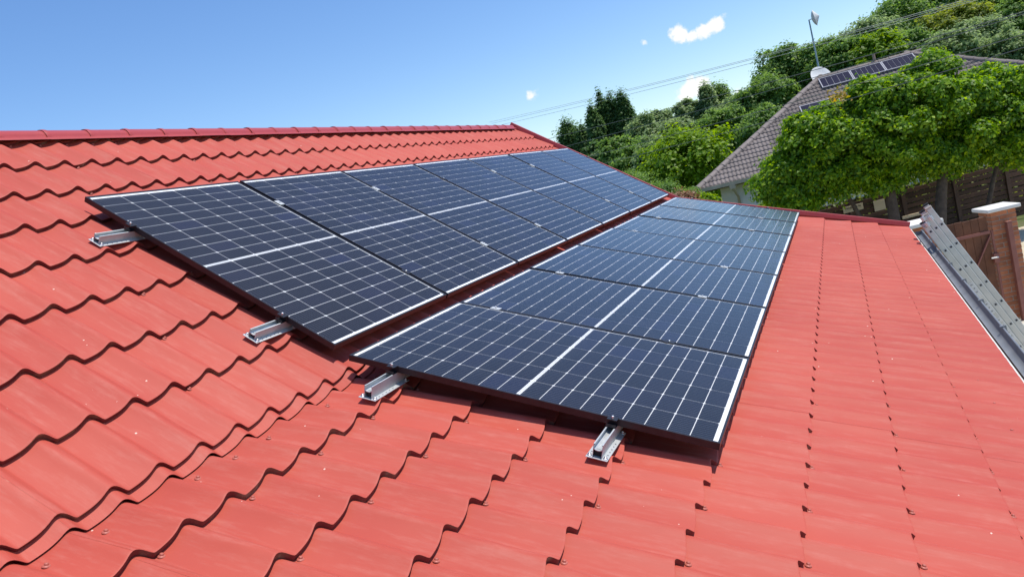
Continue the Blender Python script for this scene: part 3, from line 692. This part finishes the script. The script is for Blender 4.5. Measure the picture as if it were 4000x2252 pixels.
# wood behind: (pixel of the crown centre), depth, half width px, half height px, material, kind
BG = [
 # poplars, dark and upright
 ((2334, 540), 82, 28, 105, L_POPLAR, 'poplar', 'leftmost plume of the tall dark poplar group'),
 ((2372, 512), 84, 29, 128, L_POPLAR, 'poplar', 'second dark poplar from the left in the tall group'),
 ((2410, 508), 83, 29, 132, L_POPLAR, 'poplar', 'tallest dark poplar in the middle of the group'),
 ((2452, 510), 82, 30, 132, L_POPLAR, 'poplar', 'tall dark poplar right of the gap in the group'),
 ((2488, 540), 82, 27, 105, L_POPLAR, 'poplar', 'rightmost plume of the tall dark poplar group'),
 ((2232, 560), 88, 38, 60, L_POPLAR, 'poplar', 'short dark poplar just above the red verge'),
 ((2290, 585), 86, 34, 75, L_POPLAR, 'poplar', 'dark low poplar between the short one and the tall group'),
 ((2330, 640), 80, 55, 70, L_POPLAR, 'round', 'dark bushy tree at the foot of the poplars'),
 ((2420, 620), 70, 70, 80, L_DARK, 'round', 'green tree rising in front of the poplar trunks'),
 ((2545, 560), 74, 78, 92, L_GREY, 'round', 'silvery green tree right of the poplars'),
 ((2500, 660), 62, 90, 90, L_DARK, 'round', 'mid green tree low between poplars and bright maple'),
 ((2640, 540), 72, 70, 68, L_GREY, 'round', 'pale silvery tree above the bright maple'),
 ((2590, 505), 90, 55, 70, L_GREY, 'round', 'pale tree peeping over the silvery one right of the poplars'),
 ((2560, 640), 58, 70, 80, L_GREY, 'round', 'silvery low tree directly left of the bright maple'),
 ((2685, 650), 44, 158, 128, L_BRIGHT, 'round', 'bright yellow green maple left of the grey roof'),
 ((2590, 700), 50, 70, 70, L_DARK, 'round', 'dark shrubby tree left of the bright maple'),
 ((2695, 455), 86, 52, 58, L_GREY, 'round', 'round grey green tree under the small cloud'),
 ((2775, 425), 84, 30, 80, L_GREY, 'poplar', 'feathery upright tree beside the small cloud'),
 ((2822, 420), 86, 36, 78, L_DARK, 'poplar', 'second feathery upright tree beside the small cloud'),
 ((2900, 470), 76, 90, 95, L_GREY, 'round', 'loose olive tree behind the left hip of the grey roof'),
 ((2830, 520), 70, 90, 90, L_DARK, 'round', 'green tree above the bright maple on its right'),
 ((2990, 520), 62, 90, 85, L_DARK, 'round', 'dark tree half hidden by the grey roof hip'),
 ((3065, 310), 80, 100, 105, L_DARK, 'round', 'large dark green tree left of the mast'),
 ((3000, 400), 74, 95, 90, L_DARK, 'round', 'dark tree below the large one left of the mast'),
 ((3190, 300), 78, 100, 110, L_DARK, 'round', 'dark tree right behind the mast'),
 ((3280, 265), 74, 95, 95, L_DARK, 'round', 'green tree right of the mast, above the roof ridge'),
 ((3390, 190), 84, 95, 105, L_GREY, 'round', 'pale topped tree under the bright cables'),
 ((3420, 240), 72, 95, 85, L_BRIGHT, 'round', 'fresh green tree above the small solar panels'),
 ((3520, 130), 88, 115, 125, L_DARK, 'round', 'tall dark tree reaching into the sky by the cables'),
 ((3560, 215), 74, 85, 75, L_DARK, 'round', 'dark tree above the end of the grey ridge'),
 ((3660, 50), 92, 115, 115, L_DARK, 'round', 'dark tree at the top edge left of the yellowish one'),
 ((3740, 110), 76, 100, 85, L_OLIVE, 'round', 'yellowish olive tree below the bright cables'),
 ((3720, 210), 64, 90, 70, L_GREY, 'round', 'silvery tree above the grey hip'),
 ((3850, 40), 92, 125, 110, L_DARK, 'round', 'dark tree at the top edge right of the cables'),
 ((3830, 160), 68, 90, 80, L_GREY, 'round', 'pale green tree crossed by the two dark cables'),
 ((3960, 110), 80, 100, 100, L_DARK, 'round', 'dark tree in the upper right corner'),
 ((3950, 210), 62, 95, 75, L_GREY, 'round', 'grey green tree at the right edge above the roof hip'),
 ((4060, 60), 86, 110, 120, L_DARK, 'round', 'dark tree at the right edge of the picture'),
 ((4070, 220), 66, 90, 90, L_DARK, 'round', 'lower dark tree at the right edge of the picture'),
]
for k, (px, dep, hw, hh, mat, kind, lab) in enumerate(BG):
    c = at(*px, dep); rx = hw*dep/FPX*1.12; rz = hh*dep/FPX*1.12
    bse = on_ground(c)
    leaf = .0046*dep if mat is not L_BRIGHT else .0058*dep
    if kind == 'poplar':
        tree('poplar_tree', lab, bse, c, (rx*1.1, rx*1.1, rz), 150, 75, max(rx*.42, .35), leaf*.85, mat, 100+k, group='upright trees behind', trunk_r=.16, squash=2.2, hollow=.25, limbs=4, shape='cone')
    else:
        n = 190 if dep < 50 else 150
        tree('woodland_tree', lab, bse, c, (rx, rx*1.05, rz), n, 115, rx*.25, leaf, mat, 100+k, group='trees of the wood behind', trunk_r=.2, hollow=.35, limbs=7)
# the wood that closes the view between the single trees
rs = np.random.RandomState(77); PP = []; NN = []
for k in range(520):
    px = rs.uniform(2180, 4300); dep = rs.uniform(88, 120)
    top = np.interp(px, [2180, 2300, 2480, 2560, 2700, 2900, 3000, 3150, 3400, 3600, 4300], [640, 610, 560, 540, 470, 400, 330, 290, 180, 110, 40])
    py = top + rs.uniform(15, 190); c = at(px, py, dep)
    if c.z < ground_z(c.x, c.y) + .5: continue
    n = 110; P = np.array(c) + rs.normal(size=(n, 3))*np.array([1.3, 1.3, 1.1]); N = rs.normal(size=(n, 3))*.7 + np.array([-.3, -.2, .8]); PP.append(P); NN.append(N/np.linalg.norm(N, axis=1)[:, None])
o = link('distant_wood', leaf_mesh('distant_wood', np.concatenate(PP), np.concatenate(NN), .55, rs, L_DARK)); tag(o, 'dense green wood closing the view on the hillside', 'wood', kind='stuff')
# shrubs at the foot of the neighbour's wall
SH = [((2660, 790), 25, 70, 38, L_DRY, 'dry brown shrub just beyond the red verge corner'),
      ((2752, 792), 25.5, 48, 34, L_BRIGHT, 'yellow green shrub left of the white house wall'),
      ((2990, 822), 24, 50, 24, L_BRIGHT, 'low yellow green bush at the foot of the white wall'),
      ((2700, 770), 27.5, 45, 35, L_DARK, 'dark shrub under the end of the neighbour gutter'),
      ((2590, 760), 30, 80, 50, L_DARK, 'dark green shrub behind the red verge'),
      ((2480, 730), 36, 80, 60, L_DARK, 'green shrub above the middle of the red verge')]
for k, (px, dep, hw, hh, mat, lab) in enumerate(SH):
    c = at(*px, dep); rx = hw*dep/FPX; rz = hh*dep/FPX
    tree('shrub', lab, (c.x, c.y, 0), c, (rx, rx*.8, rz), 60, 60, rx*.35, .10, mat, 300+k, cat='shrub', group='shrubs before the neighbour house', trunk_r=.03, limbs=6)

# ------------------------------------------------------------------ neighbour's house
M_PLAS = simple('white_plaster', (.76, .73, .69), (.82, .79, .75), 2.2, .9, bmp=.2, bscale=50)
M_TILE = simple('grey_brown_concrete_tile', (.150, .122, .110), (.215, .180, .163), 3.0, .8, bmp=.35, bscale=45, island=.16)
M_SOFF = simple('brown_soffit', (.10, .06, .04), (.14, .085, .055), 5, .8)
M_GUT2 = simple('tan_gutter', (.46, .38, .27), (.56, .47, .35), 5, .45, .3)
NAZ = math.atan2(EF.y, EF.x) - R(16); NE0 = at(2724, 742, 28.0); NE0z = NE0.z
nb = empty('neighbour_house', (NE0.x, NE0.y, 0), (0, 0, NAZ)); tag(nb, 'white house with a hipped grey brown tile roof beyond the red roof', 'house')
ND, NS, NH = 5.65, 5.65, 3.13; RIDGE = 3.65; EAVE = NS*2 + RIDGE       # local frame: x along eave to the right, y into depth, z up
sl_len = math.hypot(ND, NH); sa = math.atan2(NH, ND)
def RF(x, s, n=0.): return Vector((x, s*math.cos(sa) - n*math.sin(sa), NE0z + s*math.sin(sa) + n*math.cos(sa)))
b = MB(); D2 = ND*2
b.add([(0,0,NE0z-.03), (EAVE,0,NE0z-.03), (NS+RIDGE, ND, NE0z+NH-.03), (NS, ND, NE0z+NH-.03), (0, D2, NE0z-.03), (EAVE, D2, NE0z-.03)], [(0,1,2,3), (4,0,3), (1,5,2), (5,4,3,2), (0,4,5,1)])
b.build('roof_deck', M_SOFF, nb)
b = MB(); b.box((.82, .62, 0), (EAVE-.7, D2-.7, NE0z-.04)); b.build('wall', M_PLAS, nb)
# roof tiles, two rolls each, laid in courses
TW, TG = .30, .335; courses = int(sl_len/TG)
def tile_geo(x0, s0, clampf=None):
    mb = MB(); xsn = np.linspace(0, 1, 13); n = 13
    prof = [.5+.5*math.cos(4*math.pi*(u-.22)) for u in xsn]; prof = [p**.8*.034 for p in prof]
    rows = []
    for (s, base) in ((-.045, .040), (-.038, .050), (TG+.01, .012)):
        row = []
        for u, p in zip(xsn, prof):
            x = x0 + u*TW
            if clampf: lo_x, hi_x = clampf(s0 + s); x = min(max(x, lo_x), hi_x)
            row.append(RF(x, s0+s, base + p))
        rows.append(row)
    lowrow = []
    for u, p in zip(xsn, prof):
        x = x0 + u*TW
        if clampf: lo_x, hi_x = clampf(s0-.045); x = min(max(x, lo_x), hi_x)
        lowrow.append(RF(x, s0-.043, base*0 + .004 + p*.75))
    rows = [lowrow] + rows
    fs = [(k*n+i, k*n+i+1, (k+1)*n+i+1, (k+1)*n+i) for k in range(3) for i in range(n-1)]
    vs = [v for r in rows for v in r]; fs = [f for f in fs if (vs[f[0]]-vs[f[1]]).length > 1e-4 or (vs[f[2]]-vs[f[3]]).length > 1e-4]
    mb.add(vs, fs, True); return mb
ME_T = None; rest = MB(); n_ind = 0
Rz = Matrix.Rotation(NAZ, 4, 'Z'); nbm = Matrix.Translation((NE0.x, NE0.y, 0)) @ Rz
def to_px(p):
    d = p - CAM; z = d.dot(C_FWD); return 2000 + FPX*d.dot(C_RIGHT)/z, 1126 + FPX*d.dot(C_DOWN)/z
def hip_lo(s): return NS*max(s, 0)/sl_len
def hip_hi(s): return EAVE - NS*max(s, 0)/sl_len
for r in range(courses+1):
    s0 = r*TG
    if s0 > sl_len - .05: break
    ncol = int(EAVE/TW)+1
    for c in range(ncol):
        x0 = c*TW
        if x0+TW < hip_lo(s0) - .02 or x0 > hip_hi(s0) + .02: continue
        px, py = to_px(nbm @ RF(x0+TW/2, s0+.15))
        edge = x0 < hip_lo(s0+TG+.02) or x0+TW > hip_hi(s0+TG+.02)
        vis = (px < 3010 and py > 300) or (3480 < px < 3680 and py < 330) or (px > 3900 and py < 330)
        if vis and n_ind < 300:
            n_ind += 1
            if edge: tile_geo(x0, s0, lambda s: (hip_lo(s), hip_hi(s))).build('roof_tile', M_TILE, nb)
            else:
                if ME_T is None: ME_T = tile_geo(0, 0).mesh('roof_tile', M_TILE)
                o = link('roof_tile', ME_T, nb, RF(x0, s0) - RF(0, 0))
        else:
            t = tile_geo(x0, s0, (lambda s: (hip_lo(s), hip_hi(s))) if edge else None); rest.add(t.v, t.f, True)
tag(rest.build('roof_tiles_rest', M_TILE, nb), kind='stuff')
def cap_mesh(ln, r=.150):
    mb = MB(); rows = []
    for x, q in ((0, 1.0), (.04, 1.03), (.07, .95), (ln+.03, .90)):
        rows.append([(x, r*q*math.cos(a)*1.05, r*q*math.sin(a)*.78 - .02) for a in np.linspace(-.25, math.pi+.25, 11)])
    n = 11; mb.add([v for rr in rows for v in rr], [(k*n+i, k*n+i+1, (k+1)*n+i+1, (k+1)*n+i) for k in range(3) for i in range(n-1)], True)
    mb.add(rows[0], [tuple(range(n))]); return mb.mesh('hip_tile', M_TILE)
ME_CAP = cap_mesh(.40)
def cap_row(p, q, name):
    p, q = Vector(p), Vector(q); d = (q-p); n = int(d.length/.40); d.normalize()
    rot = d.to_track_quat('X', 'Z').to_euler()
    for k in range(n+1): link(name, ME_CAP, nb, p + d*(k*.40) + Vector((rnd.uniform(-.008,.008), 0, rnd.uniform(-.008, .008))), rot)
off = Vector((0, 0, .05))
cap_row(Vector((0, 0, NE0z)) + off, Vector((NS, ND, NE0z+NH)) + off, 'hip_tile')
cap_row(Vector((EAVE, 0, NE0z)) + off, Vector((NS+RIDGE, ND, NE0z+NH)) + off, 'hip_tile')
cap_row(Vector((NS, ND, NE0z+NH)) + off, Vector((NS+RIDGE, ND, NE0z+NH)) + off, 'ridge_tile')
b = MB(); b.box((-.05, -.15, NE0z-.12), (EAVE, -.02, NE0z+.015)); b.build('gutter', M_GUT2, nb)
b = MB(); b.box((-.12, -.16, NE0z-.14), (-.05, -.0, NE0z+.0)); b.build('gutter_end', M_ZINC, nb)
b = MB(); b.box((0, 0, NE0z-.16), (EAVE, .62, NE0z-.12)); b.build('soffit', M_SOFF, nb)
b = MB(); b.tube([(1.28, -.08, NE0z-.12), (1.28, -.08, NE0z-.28), (1.42, .45, NE0z-.62), (1.42, .56, NE0z-.80), (1.42, .56, .2)], .05, 10); dp = b.build('downpipe', M_GUT2, nb)
b = MB(); b.box((1.17, -.14, NE0z-.26), (1.39, -.02, NE0z-.10)); b.build('downpipe_hopper', M_GUT2, nb)
for z in (1.75, 1.05):
    b = MB(); b.lathe([(.062, -.03), (.062, .03)], 10, c=(1.42, .56, z)); b.build('pipe_collar', M_ZINC, nb)
# a dark vent tile and a ridge vent
b = MB(); b.add([RF(3.40, 2.05, .03), RF(3.70, 2.05, .03), RF(3.63, 2.06, .20), RF(3.47, 2.06, .20), RF(3.55, 2.42, .06)], [(0,1,2,3), (1,4,2), (3,4,0), (2,4,3)]); b.build('roof_vent', M_HOLLOW_SHADE, nb)
b = MB(); b.tube([(NS+RIDGE*.62, ND-.05, NE0z+NH+.05), (NS+RIDGE*.62, ND-.05, NE0z+NH+.42)], .055, 10); b.build('vent_pipe', simple('clay_pipe', (.30,.2,.15), (.36,.25,.19), 5, .8), nb)
# small solar panels on that roof
M_SILV = simple('silver_frame', (.30,.30,.33), (.38,.38,.41), 10, .6, .0)
M_PV2 = simple('dark_violet_cell', (.010,.010,.026), (.016,.015,.038), 6, .5, spec=.08)
def small_panel(x, s, w, h, ncol, lab):
    p0 = nbm @ RF(x, s, .11); p = empty('roof_solar_panel', p0, Euler_nb); tag(p, lab, 'solar panel', 'small solar panels on the grey roof')
    f = MB(); t = .035
    for (a, b_) in (((0,0,0),(w,t,.04)), ((0,h-t,0),(w,h,.04)), ((0,t,0),(t,h-t,.04)), ((w-t,t,0),(w,h-t,.04))): f.box(a, b_)
    f.build('frame', M_SILV, p)
    cw = (w-2*t)/ncol
    k_ = MB(); k_.box((t, t, .006), (w-t, h-t, .010)); k_.build('backsheet', M_SILV, p)
    cm_ = MB(); cm_.box((.012, .0, 0), (cw-.012, h-2*t-.0, .018)); cmm = cm_.mesh('cell_strip', M_PV2)
    for q in range(ncol): link('cell_strip', cmm, p, (t+q*cw, t, .012))
from mathutils import Euler
Euler_nb = (Rz @ Matrix.Rotation(sa, 4, 'X')).to_euler()
small_panel(NS - .02, sl_len-1.12, 1.22, .90, 5, 'left of the three small solar panels below the grey ridge')
small_panel(NS + 1.22, sl_len-1.12, 1.20, .90, 6, 'middle of the three small solar panels below the grey ridge')
small_panel(NS + 2.44, sl_len-1.12, 1.20, .90, 6, 'right of the three small solar panels below the grey ridge')
small_panel(4.50, 3.30, 1.5, .95, 4, 'single small solar panel by the left hip, half hidden by the tree')
# satellite dish and mast behind the ridge end
dish = empty('satellite_dish', at(3206, 306, 32.6)); tag(dish, 'white round satellite dish behind the left end of the grey ridge', 'satellite dish')
b = MB(); b.lathe([(0, .0), (.20, .02), (.38, .06), (.50, .11), (.52, .11)], 28)
b.build('reflector', simple('white_dish_paint', (.74,.74,.70), (.80,.80,.76), 6, .5), dish, (0, 0, .02), ((FF - EF*.25 - Vector((0, 0, .50))).normalized().to_track_quat('-Z', 'Y')).to_euler())
b = MB(); b.tube([(0, 0, -1.6), (0, 0, .02)], .03, 8); b.build('dish_post', M_GALV, dish, FF*.12)
m_bot = at(3206, 305, 32.9); m_top = at(3160, 78, 32.9); m_base = m_bot - (m_top-m_bot).normalized()*1.2
mast = empty('antenna_mast', m_base); tag(mast, 'thin leaning steel mast with a small grid antenna at its top', 'antenna')
M_MAST = simple('blue_grey_steel', (.20,.28,.30), (.28,.36,.38), 12, .5, .4)
b = MB(); b.tube([(0,0,0), (m_top - m_base)*.55, m_top - m_base], [.045, .038, .030], 10); b.build('pole', M_MAST, mast)
hd = MB(); ph = m_top - m_base
nrm = (EF*.9 + Vector((0,0,.12)) - FF*.5).normalized(); q_ = nrm.to_track_quat('Z', 'Y')
b = MB(); b.lathe([(.0, .0), (.10, .012), (.20, .05), (.27, .11), (.28, .115), (.20, .058), (.0, .008)], 4*4)
ro = b.build('reflector', simple('grid_antenna', (.50,.50,.47), (.66,.66,.62), 30, .6), mast, ph + EF*.12, q_.to_euler())
ro.scale = (.72, 1.35, 1.3)
b = MB(); b.lathe([(.26,0), (.0,.20)], 12); fo = b.build('feed_cover', simple('antenna_cover', (.66,.66,.64), (.74,.74,.72), 20, .6), mast, ph + EF*.12 + nrm*.14, q_.to_euler()); fo.scale = (.72, 1.35, 1)
b = MB(); b.tube([ph, ph + EF*.13], .018, 8); b.build('arm', M_MAST, mast)

# ------------------------------------------------------------------ slatted fence with signs
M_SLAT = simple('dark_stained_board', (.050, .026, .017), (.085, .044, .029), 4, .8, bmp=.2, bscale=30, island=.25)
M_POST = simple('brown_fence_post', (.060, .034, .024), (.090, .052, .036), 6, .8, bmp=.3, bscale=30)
M_PALE = simple('pale_board_wood', (.62, .47, .30), (.72, .58, .40), 6, .8)  # two boards paler than the fence slats
FD = 21.0; f_o = at(2900, 800, FD); f_o.z = 0
f_dir = EF
fence = empty('slatted_fence', f_o, (0, 0, math.atan2(EF.y, EF.x))); tag(fence, 'dark brown fence of horizontal boards in the shade below the street trees', 'fence')
SEG = 1.50; NSEG = 9; FHT = 1.72
pm = MB(); pm.bevbox((-.055, -.055, 0), (.055, .055, FHT+.03), .006); ME_P = pm.mesh('post', M_POST)
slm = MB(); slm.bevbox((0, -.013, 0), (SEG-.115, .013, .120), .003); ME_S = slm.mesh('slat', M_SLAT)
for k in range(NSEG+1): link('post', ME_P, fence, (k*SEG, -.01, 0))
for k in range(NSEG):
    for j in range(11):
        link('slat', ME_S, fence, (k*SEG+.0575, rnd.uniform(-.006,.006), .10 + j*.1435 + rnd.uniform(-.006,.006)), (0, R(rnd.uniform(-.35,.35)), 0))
pb = MB(); pb.bevbox((0, -.02, 0), (.82, .02, .085), .004); ME_PB = pb.mesh('pale_board', M_PALE)
def fl(px, py): 
    q = at(px, py, FD); return (q - f_o).dot(EF), q.z
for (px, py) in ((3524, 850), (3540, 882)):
    x, z = fl(px, py); o = link('pale_board', ME_PB, fence, (x, -.05, z-.05)); o['label'] = 'pale fence board'
M_SIGN = simple('cream_sign', (.50,.44,.32), (.58,.51,.38), 5, .7)
def sign(px, py, w, h, lab, lines):
    x, z = fl(px, py); c = Matrix.LocRotScale(fence.location, fence.rotation_euler, None) @ Vector((x, -.085, z))
    s = empty('fence_sign', c, (0, 0, math.atan2(EF.y, EF.x))); tag(s, lab, 'sign')
    b = MB(); b.bevbox((-w/2, -.006, -h/2), (w/2, .006, h/2), .002); b.build('sign_board', M_SIGN, s)
    for (txt, size, dx, dz) in lines:
        cu = bpy.data.curves.new('sign_text', 'FONT'); cu.body = txt; cu.size = size; cu.align_x = 'CENTER'; cu.extrude = .001; cu.offset = .0012
        to = bpy.data.objects.new('tmp', cu); COL.objects.link(to); bpy.context.view_layer.update()
        me = bpy.data.meshes.new_from_object(to.evaluated_get(bpy.context.evaluated_depsgraph_get())); bpy.data.objects.remove(to)
        me.materials.clear(); me.materials.append(M_INK); link('sign_text', me, s, (dx, -.0075, dz), (R(90), 0, 0))
M_INK = simple('dark_brown_ink', (.03,.02,.015), (.05,.035,.025), 20, .7)
sign(3328, 813, .58, .18, 'cream name sign with dark lettering on the dark fence', [('Fetolisznik bt', .084, .0, .010), ('4/B', .052, .01, -.064)])
sign(3430, 801, .32, .30, 'small square cream notice board on the dark fence', [])
for k, (px, py) in enumerate(((3430, 817),)):
    pass

hg = empty('hedge', f_o + FF*1.3, (0, 0, math.atan2(EF.y, EF.x))); tag(hg, 'green hedge showing above the dark slatted fence', 'hedge')
rs = np.random.RandomState(9); n = 9000
P = np.stack([rs.uniform(0, 13, n), rs.normal(0, .28, n), rs.uniform(0, 1, n)**.7*2.0 + rs.normal(0, .05, n)], 1); N = rs.normal(size=(n, 3))*.6 + np.array([0, -.5, .9]); N /= np.linalg.norm(N, axis=1)[:, None]
link('foliage', leaf_mesh('foliage', P, N, .13, rs, L_OLIVE), hg)
b = MB(); b.box((.1, -.12, 0), (12.9, .12, 1.6)); b.build('inner_branches', M_BARK, hg)

# ------------------------------------------------------------------ brick gate pillars and wooden gate
M_BRICK = simple('red_brick', (.34, .120, .052), (.46, .175, .082), 7, .9, bmp=.4, bscale=60, island=.22)
M_MORT = simple('mortar', (.30, .26, .21), (.38, .33, .27), 12, .95)
M_CAP = simple('white_cap_stone', (.70,.67,.60), (.77,.74,.67), 5, .7, bmp=.1)
M_GATE = simple('old_brown_planks', (.105, .040, .018), (.185, .075, .034), 3, .8, bmp=.35, bscale=22, island=.16)
M_RUST = simple('primed_iron', (.24, .085, .060), (.31, .12, .085), 9, .65)
g_dir = Vector((.30, -.954, 0)).normalized(); g_az = math.atan2(g_dir.y, g_dir.x)
G_R = at(3868, 838, 12.3); G_TOP = G_R.z; G_R.z = 0
def pillar(loc, lab, top):
    p = empty('brick_pillar', loc, (0, 0, g_az)); tag(p, lab, 'pillar', 'brick gate pillars')
    S = .40
    b = MB(); b.box((.006, .006, 0), (S-.006, S-.006, top-.002)); b.build('mortar_core', M_MORT, p)
    bm = MB(); bm.bevbox((0, 0, 0), (.263, .125, .066), .003); me = bm.mesh('brick', M_BRICK)
    n = int(top/.078)
    for r in range(n):
        z = top - (r+1)*.078
        sp = [((0, 0), 0), ((S, .0), 90), ((S, S), 180), ((0, S), 270)] if r % 2 == 0 else [((.137, 0), 0), ((S, .137), 90), ((S-.137, S), 180), ((0, S-.137), 270)]
        for (x, y), a in sp: link('brick', me, p, (x + rnd.uniform(-.002,.002), y + rnd.uniform(-.002,.002), z), (0, 0, R(a)))
    c = MB(); c.bevbox((-.065, -.065, top), (S+.065, S+.065, top+.062), .008); c.build('cap_stone', M_CAP, p)
    return p
CAPZ = at(3850, 835, 12.3).z
pillar(G_R + g_dir*.0, 'brick gate pillar with a white cap stone, right of the wooden gate', CAPZ)
q = at(3560, 893, 11.6); q2 = Vector((q.x, q.y, 0))
pillar(q2, 'brick pillar whose white cap shows past the gutter end', q.z)
gate = empty('wooden_gate', G_R - g_dir*.02 + Vector((0,0,0)), (0, 0, g_az)); tag(gate, 'brown plank gate with rusty iron frame between brick pillars', 'gate')
GT = G_TOP - .02; xg = -.035
k = 0
while xg > -1.30:
    w = rnd.choice([.128, .134, .140]); pk = MB(); pk.bevbox((xg-w, .03, .07), (xg-.004, .052, GT + rnd.uniform(-.006,.006) - .0*k), .003); pk.build('plank', M_GATE, gate); xg -= w; k += 1
b = MB(); b.bar((-.02, .018, GT-.27), (-1.28, .018, GT-.27), .024, .05); b.build('top_rail', M_RUST, gate)
b = MB(); b.bar((-.02, .018, .28), (-1.28, .018, .28), .024, .05); b.build('bottom_rail', M_RUST, gate)
b = MB(); b.bar((-.03, .012, GT-.32), (-.72, .012, .40), .02, .045, (0,-1,0)); b.build('diagonal_brace', M_RUST, gate)
b = MB(); b.bar((.005, .016, .08), (.005, .016, GT-.25), .03, .035, (0,-1,0)); b.build('hinge_stile', M_RUST, gate)
b = MB(); b.bevbox((-.055, -.045, 1.06), (.035, .012, 1.22), .004); lk = b.build('lock_box', M_RUST, gate)
b = MB(); b.tube([(-.01, -.05, 1.16), (-.01, -.085, 1.16), (-.12, -.09, 1.165)], .013, 8); b.build('handle', M_CAP, lk)
post = empty('iron_post', G_R + g_dir*.20 - Vector((-g_dir.y, g_dir.x, 0))*.10, (0, 0, g_az)); tag(post, 'brown square iron post standing before the right brick pillar', 'post')
b = MB(); b.bevbox((-.03, -.03, 0), (.05, .05, CAPZ-.20), .004); b.build('shaft', M_RUST, post)
b = MB(); b.bevbox((-.034, -.034, CAPZ-.20), (.054, .054, CAPZ-.188), .003); b.build('post_cap', M_RUST, post)

# ------------------------------------------------------------------ overhead cables
M_WIRE = simple('dark_cable', (.10,.12,.10), (.15,.17,.145), 2, .5)
M_WIRE2 = simple('pale_bare_cable', (.55,.57,.44), (.65,.67,.52), 2, .45, .3)
def dep_at(px): return 1/np.interp(px, [1700, 4300], [1/40, 1/11.5])
def cable(pts, r, mat, lab):
    pts = np.array(pts, float); X = np.linspace(pts[0,0]-40, pts[-1,0]+250, 26)
    cf = np.polyfit(pts[:,0], pts[:,1], 2 if len(pts) > 2 else 1); P = [at(x, float(np.polyval(cf, x)), float(dep_at(x))) for x in X]
    c = P[13]; o = empty('overhead_cable', c); tag(o, lab, 'cable', 'overhead cables over the street')
    b = MB(); b.tube([p - c for p in P], r, 6); b.build('wire', mat, o)
cable([(1950, 468), (2662, 300), (3180, 163), (3500, 73), (3776, 0)], .0060, M_WIRE2, 'uppermost pale cable of the bright bundle across the sky')
cable([(1960, 473), (2680, 301), (3180, 168), (3500, 80), (3800, 0)], .0060, M_WIRE2, 'second pale cable of the bright bundle across the sky')
cable([(2000, 478), (2732, 300), (3180, 183), (3500, 89), (3815, 2)], .0060, M_WIRE2, 'lowest pale cable of the bright bundle across the sky')
cable([(2143, 542), (2900, 349), (3210, 270), (3500, 184), (3720, 124), (4000, 48)], .0085, M_WIRE, 'upper of the two dark cables crossing above the grey ridge')
cable([(2236, 565), (2900, 383), (3257, 284), (3500, 207), (3700, 146), (4000, 55)], .0090, M_WIRE, 'lower of the two dark cables crossing above the grey ridge')
cable([(2298, 612), (3000, 428), (3180, 376), (3500, 283), (3700, 227), (4000, 133)], .0085, M_WIRE, 'dark cable passing in front of the street tree tops')
cable([(2372, 635), (3000, 474), (3117, 444), (3566, 315), (3700, 276), (4000, 186)], .0085, M_WIRE, 'lowest dark cable in front of the street trees')
